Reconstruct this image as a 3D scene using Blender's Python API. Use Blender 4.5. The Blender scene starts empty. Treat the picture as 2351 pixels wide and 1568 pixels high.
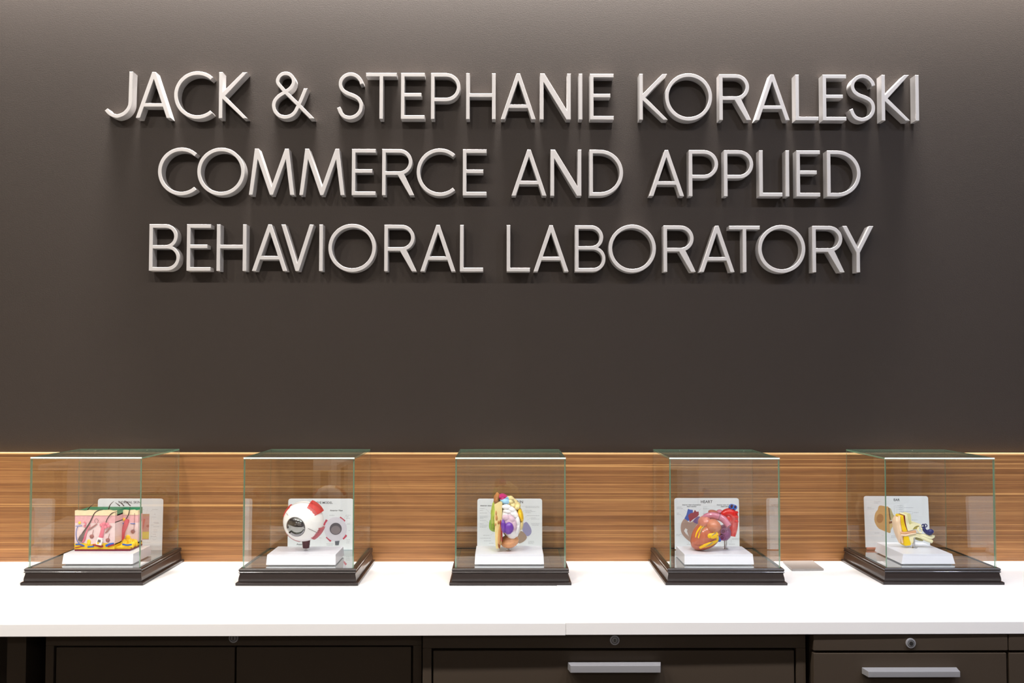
import bpy, bmesh, math, random
from mathutils import Vector, Matrix, Euler
random.seed(7)
S = bpy.context.scene
COL = S.collection
R = math.radians

# ------------------------------------------------------------------ camera
# metres; z = 0 is the worktop, the wall behind it runs along X, camera looks along +Y
CAM = Vector((-0.0158, -2.327, 0.4768))
YAW, PITCH, ROLL = R(-0.4946), R(2.0465), R(0.078)
FPX, PW, PH = 2190.0, 2351, 1568
fwd = Vector((-math.sin(YAW)*math.cos(PITCH), math.cos(YAW)*math.cos(PITCH), math.sin(PITCH)))
rgt0 = Vector((math.cos(YAW), math.sin(YAW), 0)); up0 = rgt0.cross(fwd)
rgt = math.cos(ROLL)*rgt0 + math.sin(ROLL)*up0
upv = -math.sin(ROLL)*rgt0 + math.cos(ROLL)*up0
cd = bpy.data.cameras.new('camera'); cam = bpy.data.objects.new('camera', cd); COL.objects.link(cam)
cd.sensor_width = 36; cd.lens = FPX/PW*36; cd.clip_start = .02
M = Matrix((rgt, upv, -fwd)).transposed().to_4x4(); M.translation = CAM
cam.matrix_world = M
S.camera = cam

def ray(px, py):
    return rgt*((px-PW/2)/FPX) + upv*(-(py-PH/2)/FPX) + fwd
def at(px, py, Y):                    # measured pixel -> point at depth Y
    d = ray(px, py); return CAM + d*((Y-CAM.y)/d.y)
def atz(px, py, z):
    d = ray(px, py); return CAM + d*((z-CAM.z)/d.z)

# ------------------------------------------------------------------ world, lights, exposure
w = bpy.data.worlds.new('world'); S.world = w; w.use_nodes = True
w.node_tree.nodes['Background'].inputs[0].default_value = (.02, .02, .02, 1)
S.view_settings.view_transform = 'Standard'; S.view_settings.look = 'None'
S.view_settings.gamma = 1; S.view_settings.exposure = 0.0
S.view_settings.use_curve_mapping = False
try:
    S.cycles.transparent_max_bounces = 40; S.cycles.max_bounces = 14; S.cycles.glossy_bounces = 8
except Exception: pass

CEIL = 1.98
FLOOR = -0.74
WASH_W, DOWN_W, BACK_W = 86.0, 15.0, 15.0
DOWN_X = (-2.0, -1.2, -0.4, 0.4, 1.2, 2.0)
DOWN_Y = -1.25
BACK_Y = -5.0
WASH_Y = .105

def area(name, loc, sx, sy, power, col, shape='RECTANGLE', rot=(0, 0, 0), spread=180):
    l = bpy.data.lights.new(name, 'AREA'); l.shape = shape; l.size = sx; l.size_y = sy
    l.energy = power; l.color = col; l.spread = R(spread)
    o = bpy.data.objects.new(name, l); COL.objects.link(o); o.location = loc; o.rotation_euler = rot
    return o
# linear wall-wash slot above the lettering
area('wall_wash_light', (-.05, WASH_Y, CEIL-.012), 3.3, .03, WASH_W, (1, .95, .91), rot=(R(14), 0, 0), spread=34)
for i, x in enumerate(DOWN_X):        # recessed downlights in front of the counter
    c = (1, .93, .86) if x < 0.2 else (1, .95, .92)
    if x > 1: c = (.74, .81, 1)
    area('downlight_lamp', (x, DOWN_Y, CEIL-.012), .11, .11, DOWN_W*(1.85 if x < -1.5 else 1.5 if x < -1 else 1), c, 'DISK', spread=150)
for x in (-2.0, 0, 2.0):              # unseen fill lights added to raise ambient light and reflections
    area('fill_light', (x, BACK_Y, CEIL-.014), .58, .58, BACK_W, (1, .95, .9))

# ------------------------------------------------------------------ helpers
def lin(c): return tuple(((v/255)/12.92 if v <= 10 else (((v/255)+.055)/1.055)**2.4) for v in c) + (1,)
MATS = {}
def mat(name, rgb, rough=.5, metal=0.0, spec=.5, coat=0.0, bump=None, var=0.0, vscale=40, ior=None):
    if name in MATS: return MATS[name]
    m = bpy.data.materials.new(name); m.use_nodes = True; nt = m.node_tree; b = nt.nodes['Principled BSDF']
    b.inputs['Base Color'].default_value = lin(rgb)
    b.inputs['Roughness'].default_value = rough; b.inputs['Metallic'].default_value = metal
    b.inputs['Specular IOR Level'].default_value = spec
    b.inputs['Coat Weight'].default_value = coat; b.inputs['Coat Roughness'].default_value = .06
    if ior: b.inputs['IOR'].default_value = ior
    tc = nt.nodes.new('ShaderNodeTexCoord')
    if var:
        n = nt.nodes.new('ShaderNodeTexNoise'); n.inputs['Scale'].default_value = vscale; n.inputs['Detail'].default_value = 4
        mx = nt.nodes.new('ShaderNodeMix'); mx.data_type = 'RGBA'
        mx.inputs['A'].default_value = lin(tuple(v*(1-var) for v in rgb)); mx.inputs['B'].default_value = lin(tuple(min(255, v*(1+var)) for v in rgb))
        nt.links.new(tc.outputs['Object'], n.inputs['Vector']); nt.links.new(n.outputs['Fac'], mx.inputs['Factor'])
        nt.links.new(mx.outputs['Result'], b.inputs['Base Color'])
    if bump:
        n = nt.nodes.new('ShaderNodeTexNoise'); n.inputs['Scale'].default_value = bump[0]; n.inputs['Detail'].default_value = 3
        bp = nt.nodes.new('ShaderNodeBump'); bp.inputs['Strength'].default_value = bump[1]; bp.inputs['Distance'].default_value = bump[2]
        nt.links.new(tc.outputs['Object'], n.inputs['Vector']); nt.links.new(n.outputs['Fac'], bp.inputs['Height'])
        nt.links.new(bp.outputs['Normal'], b.inputs['Normal'])
    MATS[name] = m; return m

def tag(o, label=None, cat=None, group=None, kind=None):
    if label: o['label'] = label
    if cat: o['category'] = cat
    if group: o['group'] = group
    if kind: o['kind'] = kind
    return o
def empty(name, loc, label, cat, group=None, rot=(0, 0, 0)):
    o = bpy.data.objects.new(name, None); COL.objects.link(o); o.location = loc; o.rotation_euler = rot
    o.empty_display_size = .05
    return tag(o, label, cat, group)

class MB:
    def __init__(s, off=(0, 0, 0)): s.v = []; s.f = []; s.m = []; s.off = Vector(off)
    def add(s, vs, fs, mi=0):
        n = len(s.v); s.v += [Vector(p)-s.off for p in vs]; s.f += [tuple(i+n for i in f) for f in fs]; s.m += [mi]*len(fs); return s
    def box(s, x0, x1, y0, y1, z0, z1, mi=0):
        return s.add([(x0, y0, z0), (x1, y0, z0), (x1, y1, z0), (x0, y1, z0), (x0, y0, z1), (x1, y0, z1), (x1, y1, z1), (x0, y1, z1)],
                     [(0, 3, 2, 1), (4, 5, 6, 7), (0, 1, 5, 4), (1, 2, 6, 5), (2, 3, 7, 6), (3, 0, 4, 7)], mi)
    def prism(s, poly, y0, y1, mi=0):          # poly in XZ, front face at y0
        a = sum(poly[i][0]*poly[(i+1) % len(poly)][1]-poly[(i+1) % len(poly)][0]*poly[i][1] for i in range(len(poly)))
        if a < 0: poly = poly[::-1]
        n = len(poly)
        return s.add([(x, y0, z) for x, z in poly]+[(x, y1, z) for x, z in poly],
                     [tuple(range(n)), tuple(range(2*n-1, n-1, -1))]+[(i, i+n, (i+1) % n+n, (i+1) % n) for i in range(n)], mi)
    def slab(s, poly, z0, z1, mi=0):           # poly in XY
        n = len(poly)
        return s.add([(x, y, z0) for x, y in poly]+[(x, y, z1) for x, y in poly],
                     [tuple(range(n-1, -1, -1)), tuple(range(n, 2*n))]+[(i, (i+1) % n, (i+1) % n+n, i+n) for i in range(n)], mi)
    def ball(s, c, r, rot=None, seg=24, rings=14, noise=0.0, freq=60, fn=None, ridge=None):
        vs = []; fs = []; c = Vector(c)
        rm = rot if rot else Matrix.Identity(3)
        for i in range(rings+1):
            th = math.pi*i/rings
            for j in range(seg):
                ph = 2*math.pi*j/seg
                d = Vector((math.sin(th)*math.cos(ph), math.sin(th)*math.sin(ph), math.cos(th)))
                k = 1.0
                if noise:
                    q = d*1.0
                    k += noise*(math.sin(freq*.1*q.x+3*q.z)*math.cos(freq*.1*q.z+2*q.y)+.6*math.sin(freq*.19*q.z+freq*.13*q.x+1.3))
                if ridge: k += ridge[1]*abs(math.sin(ridge[0]*d.z+1.5*d.x))
                p = Vector((d.x*r[0], d.y*r[1], d.z*r[2]))*k
                if fn: p = fn(p)
                vs.append(c+rm@p)
        for i in range(rings):
            for j in range(seg):
                a, b = i*seg+j, i*seg+(j+1) % seg
                fs.append((a, a+seg, b+seg, b))
        return s.add(vs, fs)
    def tube(s, pts, rad, n=10, cap=True, flat=1.0, mi=0):
        pts = [Vector(p) for p in pts]; k = len(pts)
        if not isinstance(rad, (list, tuple)): rad = [rad]*k
        vs = []; fs = []; ref = None
        for i, p in enumerate(pts):
            t = (pts[min(i+1, k-1)]-pts[max(i-1, 0)]).normalized()
            if ref is None:
                ref = Vector((0, 1, 0)) if abs(t.y) < .9 else Vector((1, 0, 0))
            b = (ref-t*ref.dot(t)).normalized(); a = b.cross(t); ref = b
            for j in range(n):
                ph = 2*math.pi*j/n
                vs.append(p+(a*math.cos(ph)+b*math.sin(ph)*flat)*rad[i])
        for i in range(k-1):
            for j in range(n):
                q, r2 = i*n+j, i*n+(j+1) % n
                fs.append((q, r2, r2+n, q+n))
        if cap: fs += [tuple(range(n-1, -1, -1)), tuple(range((k-1)*n, k*n))]
        return s.add(vs, fs, mi)
    def ring(s, c, R0, r, normal=(0, -1, 0), n=20, m=8, sx=1.0):
        nn = Vector(normal).normalized(); a = nn.orthogonal().normalized(); b = nn.cross(a)
        vs = []; fs = []
        for i in range(n):
            t = 2*math.pi*i/n; d = a*math.cos(t)*sx+b*math.sin(t)
            for j in range(m):
                p = 2*math.pi*j/m
                vs.append(Vector(c)+d*(R0+r*math.cos(p))+nn*r*math.sin(p))
        for i in range(n):
            for j in range(m):
                fs.append((i*m+j, i*m+(j+1) % m, ((i+1) % n)*m+(j+1) % m, ((i+1) % n)*m+j))
        return s.add(vs, fs)
    def lathe(s, prof, c, n=28, mi=0):         # prof [(r, z)] about vertical axis through c
        vs = []; fs = []; c = Vector(c)
        for r, z in prof:
            for j in range(n):
                t = 2*math.pi*j/n; vs.append(c+Vector((r*math.cos(t), r*math.sin(t), z)))
        for i in range(len(prof)-1):
            for j in range(n):
                fs.append((i*n+j, i*n+(j+1) % n, (i+1)*n+(j+1) % n, (i+1)*n+j))
        fs += [tuple(range(n-1, -1, -1)), tuple(range((len(prof)-1)*n, len(prof)*n))]
        return s.add(vs, fs, mi)
    def build(s, name, mats, parent=None, bevel=0, smooth=40, seg=2, label=None, recalc=True):
        me = bpy.data.meshes.new(name); me.from_pydata([tuple(v) for v in s.v], [], s.f)
        if not isinstance(mats, (list, tuple)): mats = [mats]
        for m in mats: me.materials.append(m)
        for p, i in zip(me.polygons, s.m): p.material_index = i
        if recalc or bevel:
            bm = bmesh.new(); bm.from_mesh(me)
            if recalc: bmesh.ops.recalc_face_normals(bm, faces=bm.faces)
            if bevel:
                es = [e for e in bm.edges if len(e.link_faces) == 2 and e.calc_face_angle(0) > .5]
                bmesh.ops.bevel(bm, geom=es, offset=bevel, segments=seg, profile=.5, affect='EDGES', clamp_overlap=True)
            bm.to_mesh(me); bm.free()
        if smooth:
            me.shade_smooth(); me.set_sharp_from_angle(angle=R(smooth))
        o = bpy.data.objects.new(name, me); COL.objects.link(o)
        if parent: o.parent = parent
        if bevel:
            wn = o.modifiers.new('weighted', 'WEIGHTED_NORMAL'); wn.keep_sharp = True; wn.weight = 100
        if label: o['label'] = label
        return o

def spline(pts, n=8):
    p = [Vector(q) for q in pts]; q = [2*p[0]-p[1]]+p+[2*p[-1]-p[-2]]; o = []
    for i in range(1, len(q)-2):
        a, b, c, d = q[i-1:i+3]
        for k in range(n):
            t = k/n
            o.append(.5*(2*b+(c-a)*t+(2*a-5*b+4*c-d)*t*t+(3*b-a-3*c+d)*t**3))
    return o+[p[-1]]

# ------------------------------------------------------------------ materials
def wood_material():
    m = bpy.data.materials.new('striped_walnut'); m.use_nodes = True; nt = m.node_tree; b = nt.nodes['Principled BSDF']
    tc = nt.nodes.new('ShaderNodeTexCoord')
    def noise(scale, mp, detail=5, rough=.6):
        mpn = nt.nodes.new('ShaderNodeMapping'); mpn.inputs['Scale'].default_value = mp
        n = nt.nodes.new('ShaderNodeTexNoise'); n.inputs['Scale'].default_value = scale; n.inputs['Detail'].default_value = detail; n.inputs['Roughness'].default_value = rough
        nt.links.new(tc.outputs['Object'], mpn.inputs['Vector']); nt.links.new(mpn.outputs['Vector'], n.inputs['Vector']); return n
    def ramp(src, stops):
        r = nt.nodes.new('ShaderNodeValToRGB'); e = r.color_ramp.elements
        while len(e) < len(stops): e.new(.5)
        for k, (p, c) in enumerate(stops): e[k].position = p; e[k].color = c
        nt.links.new(src, r.inputs['Fac']); return r
    n1 = noise(1, (.5, 1, 70), 8, .74)
    r1 = ramp(n1.outputs['Fac'], [(.30, lin((102, 66, 37))), (.45, lin((130, 88, 51))), (.56, lin((147, 103, 62))), (.70, lin((164, 119, 74)))])
    n2 = noise(1, (9.0, 1, 520), 3, .6)
    r2 = ramp(n2.outputs['Fac'], [(.33, (.76, .74, .72, 1)), (.64, (1.08, 1.07, 1.05, 1))])
    mx = nt.nodes.new('ShaderNodeMix'); mx.data_type = 'RGBA'; mx.blend_type = 'MULTIPLY'; mx.inputs['Factor'].default_value = .9
    nt.links.new(r1.outputs['Color'], mx.inputs['A']); nt.links.new(r2.outputs['Color'], mx.inputs['B'])
    # pale streaks that run the length of the veneer
    n3 = noise(1, (.07, 1, 40), 1, .3)
    r3 = ramp(n3.outputs['Fac'], [(.405, (0, 0, 0, 1)), (.416, (.5, .5, .5, 1)), (.427, (0, 0, 0, 1)), (.54, (0, 0, 0, 1)), (.552, (1, 1, 1, 1)), (.564, (0, 0, 0, 1))])
    mx2 = nt.nodes.new('ShaderNodeMix'); mx2.data_type = 'RGBA'
    mul = nt.nodes.new('ShaderNodeMath'); mul.operation = 'MULTIPLY'; mul.inputs[1].default_value = .85
    nt.links.new(r3.outputs['Color'], mul.inputs[0]); nt.links.new(mul.outputs[0], mx2.inputs['Factor'])
    nt.links.new(mx.outputs['Result'], mx2.inputs['A']); mx2.inputs['B'].default_value = lin((206, 158, 98))
    nt.links.new(mx2.outputs['Result'], b.inputs['Base Color'])
    b.inputs['Roughness'].default_value = .42; b.inputs['Specular IOR Level'].default_value = .35
    return m
WOOD = wood_material()
WALL = mat('dark_taupe_paint', (47, 40, 35), .62, spec=.25, bump=(420, .35, .0006))
LETTER = mat('satin_silver_paint', (188, 185, 184), .42, metal=.25, spec=.5)
WHITE_TOP = mat('white_laminate', (247, 246, 245), .38, spec=.4)
SEAM = mat('dark_seam', (40, 38, 36), .7)
CAB = mat('dark_bronze_metal', (70, 60, 50), .55, metal=.1, spec=.2, bump=(900, .25, .0003))
CAB_IN = mat('black_void', (12, 11, 10), .8)
SILVER = mat('satin_aluminium', (160, 160, 164), .38, metal=.25)
CHROME = mat('polished_steel', (210, 210, 210), .18, metal=1)
ESPRESSO = mat('espresso_lacquered_wood', (35, 27, 25), .34, spec=.4, coat=.25, var=.1, vscale=60)
ACRY = mat('white_gloss_plastic', (230, 230, 240), .3, spec=.5)
CARD = mat('white_card', (208, 211, 215), .4, spec=.3)
INK = mat('black_print', (44, 46, 52), .6)
INKG = mat('grey_print', (150, 154, 160), .6)
GREYPLATE = mat('brushed_grey_plate', (158, 152, 147), .45, metal=.3)
def mirror_material():
    m = bpy.data.materials.new('mirror_glass'); m.use_nodes = True; nt = m.node_tree; nt.nodes.remove(nt.nodes['Principled BSDF'])
    g = nt.nodes.new('ShaderNodeBsdfGlossy'); g.inputs['Color'].default_value = (.66, .68, .67, 1); g.inputs['Roughness'].default_value = .0
    nt.links.new(g.outputs[0], nt.nodes['Material Output'].inputs[0]); return m
MIRROR = mirror_material()
def glass_material():
    m = bpy.data.materials.new('clear_glass'); m.use_nodes = True; nt = m.node_tree; nt.nodes.remove(nt.nodes['Principled BSDF'])
    geo = nt.nodes.new('ShaderNodeNewGeometry'); dot = nt.nodes.new('ShaderNodeVectorMath'); dot.operation = 'DOT_PRODUCT'
    nt.links.new(geo.outputs['Normal'], dot.inputs[0]); nt.links.new(geo.outputs['Incoming'], dot.inputs[1])
    def mth(op, a, b):
        n = nt.nodes.new('ShaderNodeMath'); n.operation = op
        for k, v in ((0, a), (1, b)):
            if v is None: continue
            if isinstance(v, (int, float)): n.inputs[k].default_value = v
            else: nt.links.new(v, n.inputs[k])
        return n.outputs[0]
    c = mth('ABSOLUTE', dot.outputs['Value'], None); c = mth('SUBTRACT', 1.0, c); c = mth('POWER', c, 5.0)
    c = mth('MULTIPLY', c, .955); c = mth('ADD', c, .045)
    t = nt.nodes.new('ShaderNodeBsdfTransparent'); t.inputs[0].default_value = (.975, .985, .978, 1)
    g = nt.nodes.new('ShaderNodeBsdfGlossy'); g.inputs['Roughness'].default_value = 0; g.inputs['Color'].default_value = (1, 1, 1, 1)
    mx = nt.nodes.new('ShaderNodeMixShader'); nt.links.new(c, mx.inputs[0]); nt.links.new(t.outputs[0], mx.inputs[1]); nt.links.new(g.outputs[0], mx.inputs[2])
    nt.links.new(mx.outputs[0], nt.nodes['Material Output'].inputs[0]); return m
GLASS = glass_material()
GEDGE = mat('green_glass_edge', (104, 142, 118), .12, spec=.9)
TEDGE = mat('highlight_glass_edge', (226, 238, 230), .25, spec=.8)  # near-white colour paints in the highlight along the top front edge

# ------------------------------------------------------------------ room shell
WY = 0.167                       # wall surface
PY = 0.1425                      # front of the wooden backsplash
RX, RB = 3.4, -6.2
def struct(name, mb, m):
    o = mb.build(name, m, smooth=0); o['kind'] = 'structure'; return o
struct('wall_back', MB().box(-RX, RX, WY, WY+.1, FLOOR, CEIL), WALL)
struct('floor', MB().box(-RX, RX, RB, WY, FLOOR-.1, FLOOR), mat('grey_carpet', (42, 38, 35), .9, var=.12, vscale=300))
struct('ceiling', MB().box(-RX, RX, RB, WY, CEIL, CEIL+.1), mat('ceiling_white', (225, 222, 216), .8))
LW = mat('warm_white_wall', (214, 204, 192), .7)
struct('wall_left', MB().box(-RX-.1, -RX, RB, WY, FLOOR, CEIL), mat('warm_side_wall', (190, 172, 140), .7))
struct('wall_right', MB().box(RX, RX+.1, RB, WY, FLOOR, CEIL), mat('cool_side_wall', (150, 152, 170), .7))
struct('wall_front', MB().box(-RX, RX, RB-.1, RB, FLOOR, CEIL), LW)
# ceiling fixtures
RINGM = mat('white_trim_ring', (235, 235, 232), .5)
def emis(name, col, st):
    m = bpy.data.materials.new(name); m.use_nodes = True; b = m.node_tree.nodes['Principled BSDF']
    b.inputs['Emission Color'].default_value = (*col, 1); b.inputs['Emission Strength'].default_value = st; return m
LENS = emis('fill_panel_lens', (1, .95, .9), 4); SLOT = emis('slot_diffuser', (1, .95, .9), 40); SPOT = emis('spot_lens', (1, .95, .9), 50)
for i, x in enumerate(DOWN_X):
    d = empty('downlight', (x, DOWN_Y, CEIL), 'round recessed downlight in the row above the counter front', 'downlight', 'ceiling downlights')
    MB().ring((0, 0, -.004), .075, .008, (0, 0, 1)).build('trim_ring', RINGM, d)
    MB().lathe([(.066, -.006), (.066, -.001)], (0, 0, 0)).build('lens', SPOT, d)
for x in (-2.0, 0, 2.0):  # bodies of the added fill lights, out of view
    d = empty('fill_panel_light', (x, BACK_Y, CEIL), 'added square white fill light panel over the room floor', 'ceiling light', 'added fill light panels')
    MB().box(-.31, .31, -.31, .31, -.006, 0).build('frame', RINGM, d)
    MB().box(-.28, .28, -.28, .28, -.009, -.006).build('diffuser', LENS, d)
d = empty('wall_wash_fixture', (-.05, WASH_Y, CEIL), 'long white slot light above the wall lettering', 'ceiling light')
MB().box(-1.7, 1.7, -.045, .045, -.006, 0).build('housing', RINGM, d)
MB().box(-1.65, 1.65, -.015, .015, -.008, -.006).build('diffuser', SLOT, d)

# ------------------------------------------------------------------ worktops, backsplash
MB().box(-RX+.02, RX-.02, PY, WY-.001, -.03, .2736).build('backsplash_panel', WOOD)
MB().box(-RX+.02, RX-.02, PY-.0004, WY-.001, .2736, .2768).build('lit_edge_strip', mat('lit_veneer_edge', (214, 172, 118), .4), bpy.data.objects['backsplash_panel'], label='pale strip standing in for the lit top edge')  # paler colour paints in the light caught by the panel's top edge
tag(bpy.data.objects['backsplash_panel'], 'long wooden backsplash panel with horizontal stripes along the counter', 'panel')
def front(x): return -.468+.0055*x
SX = 0.105
def worktop(x0, x1, z1, label):
    o = MB().slab([(x0, front(x0)), (x1, front(x1)), (x1, PY-.0005), (x0, PY-.0005)], z1-.0238, z1).build('worktop', WHITE_TOP, bevel=.0012)
    return tag(o, label, 'worktop')
worktop(-RX+.02, SX-.0001, -.0008, 'white worktop slab carrying the skin and eye models')
worktop(SX+.0001, RX-.02, .0, 'white worktop slab carrying the heart and ear models')

# ------------------------------------------------------------------ cabinets under the counter
CZ = -.0262; CB = FLOOR+.02
def lockset(parent, x, y, z):
    l = MB().tube([(x, y+.004, z), (x, y-.0035, z)], .0095, 24).build('lock', SILVER, parent, bevel=.0008)
    MB().ring((x, y-.0036, z), .0062, .0007).build('lock_ring', mat('dark_groove', (70, 70, 72), .5), l)
    MB().tube([(x, y-.003, z), (x, y-.0048, z)], .0042, 18).build('lock_core', CHROME, l)
    MB().box(x-.0007, x+.0007, y-.0052, y-.0045, z-.0028, z+.0028).build('keyhole', CAB_IN, l)
def bar_handle(parent, x0, x1, y, z0, z1, dep):
    MB().add([(x0-.004, y, z0), (x1+.004, y, z0), (x1+.004, y, z1+.001), (x0-.004, y, z1+.001), (x0, y-dep, z0), (x1, y-dep, z0), (x1, y-dep, z1), (x0, y-dep, z1)],
             [(0, 1, 2, 3), (7, 6, 5, 4), (0, 4, 5, 1), (1, 5, 6, 2), (2, 6, 7, 3), (3, 7, 4, 0)]).build('handle', SILVER, parent, bevel=.001)
def carcass(parent, x0, x1, yf, gap=.006):
    MB().box(x0+.001, x1-.001, yf+.03, .12, CB, CZ-.002).build('body', CAB, parent, bevel=.001)
# double-door cabinet
c = empty('storage_cabinet', (0, 0, 0), 'dark brown double-door cabinet under the worktop below the eye model', 'cabinet')
yf = -.418
carcass(c, -.918, -.177, yf)
MB().box(-.918, -.177, yf, yf+.03, CZ-.031, CZ).build('top_rail', CAB, c, bevel=.001)
MB().box(-.918, -.902, yf, yf+.03, CB, CZ-.031).build('side_stile', CAB, c, bevel=.001)
MB().box(-.194, -.177, yf, yf+.03, CB, CZ-.031).build('side_stile', CAB, c, bevel=.001)
for x0, x1 in ((-.898, -.5465), (-.5430, -.198)):
    MB().box(x0, x1, yf+.002, yf+.02, CB+.02, CZ-.0345).build('door', CAB, c, bevel=.0012)
lockset(c, at(537, 1465, yf).x, yf, at(537, 1464, yf).z)
# wide file drawer unit
c = empty('file_cabinet', (0, 0, 0), 'dark brown wide file cabinet with one lock under the worktop seam', 'cabinet')
yf = -.440
carcass(c, -.1735, .5775, yf)
MB().box(-.1735, .5775, yf, yf+.03, CZ-.0305, CZ).build('top_rail', CAB, c, bevel=.001)
MB().box(-.1735, -.156, yf, yf+.03, CB, CZ-.0305).build('side_stile', CAB, c, bevel=.001)
MB().box(.5585, .5775, yf, yf+.03, CB, CZ-.0305).build('side_stile', CAB, c, bevel=.001)
d = MB().box(-.1525, .555, yf+.001, yf+.02, CZ-.33, CZ-.0355).build('drawer', CAB, c, bevel=.0012)
p0, p1 = at(1309.7, 1545, yf-.022), at(1516.6, 1528, yf-.022)
bar_handle(d, p0.x, p1.x, yf, p0.z, p1.z, .022)
d2 = MB().box(-.1525, .555, yf+.001, yf+.02, CB+.01, CZ-.335).build('drawer', CAB, c, bevel=.0012)
bar_handle(d2, p0.x, p1.x, yf, p0.z-.3, p1.z-.3, .022)
lockset(c, at(1411, 1469, yf).x, yf, at(1411, 1469, yf).z)
# two pedestals
for i, (x0, x1, lab) in enumerate(((.5868, .9662, 'dark brown drawer pedestal with lock beside the wide file cabinet'),
                                   (.9680, 1.3474, 'dark brown drawer pedestal at the far end next to another pedestal'))):
    c = empty('drawer_pedestal', (0, 0, 0), lab, 'cabinet', 'drawer pedestals under the counter')
    yf = -.4595
    carcass(c, x0, x1, yf)
    MB().box(x0, x1, yf, yf+.03, CZ-.0305, CZ+.0005).build('top_rail', CAB, c, bevel=.0016)
    d = MB().box(x0, x1-.003, yf, yf+.022, CZ-.30, CZ-.0350).build('drawer', CAB, c, bevel=.0016)
    dx = x0-.5868
    p0, p1 = at(1993.8, 1555.5, yf-.024), at(2204.8, 1541.5, yf-.024)
    bar_handle(d, p0.x+dx, p1.x+dx, yf, p0.z, p1.z, .024)
    d2 = MB().box(x0, x1-.003, yf, yf+.022, CB+.01, CZ-.304).build('drawer', CAB, c, bevel=.0016)
    bar_handle(d2, p0.x+dx, p1.x+dx, yf, p0.z-.27, p1.z-.27, .024)
    q = at(2090, 1476, yf); lockset(c, q.x+dx, yf, q.z)
# support post left of the double doors
x0, x1 = at(16, 1500, -.40).x, at(60, 1500, -.40).x
o = MB().box(x0, x1, -.40, .1, FLOOR, -.0247).build('support_panel', CAB, bevel=.001)
tag(o, 'dark brown upright support panel left of the double-door cabinet', 'panel')

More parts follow.
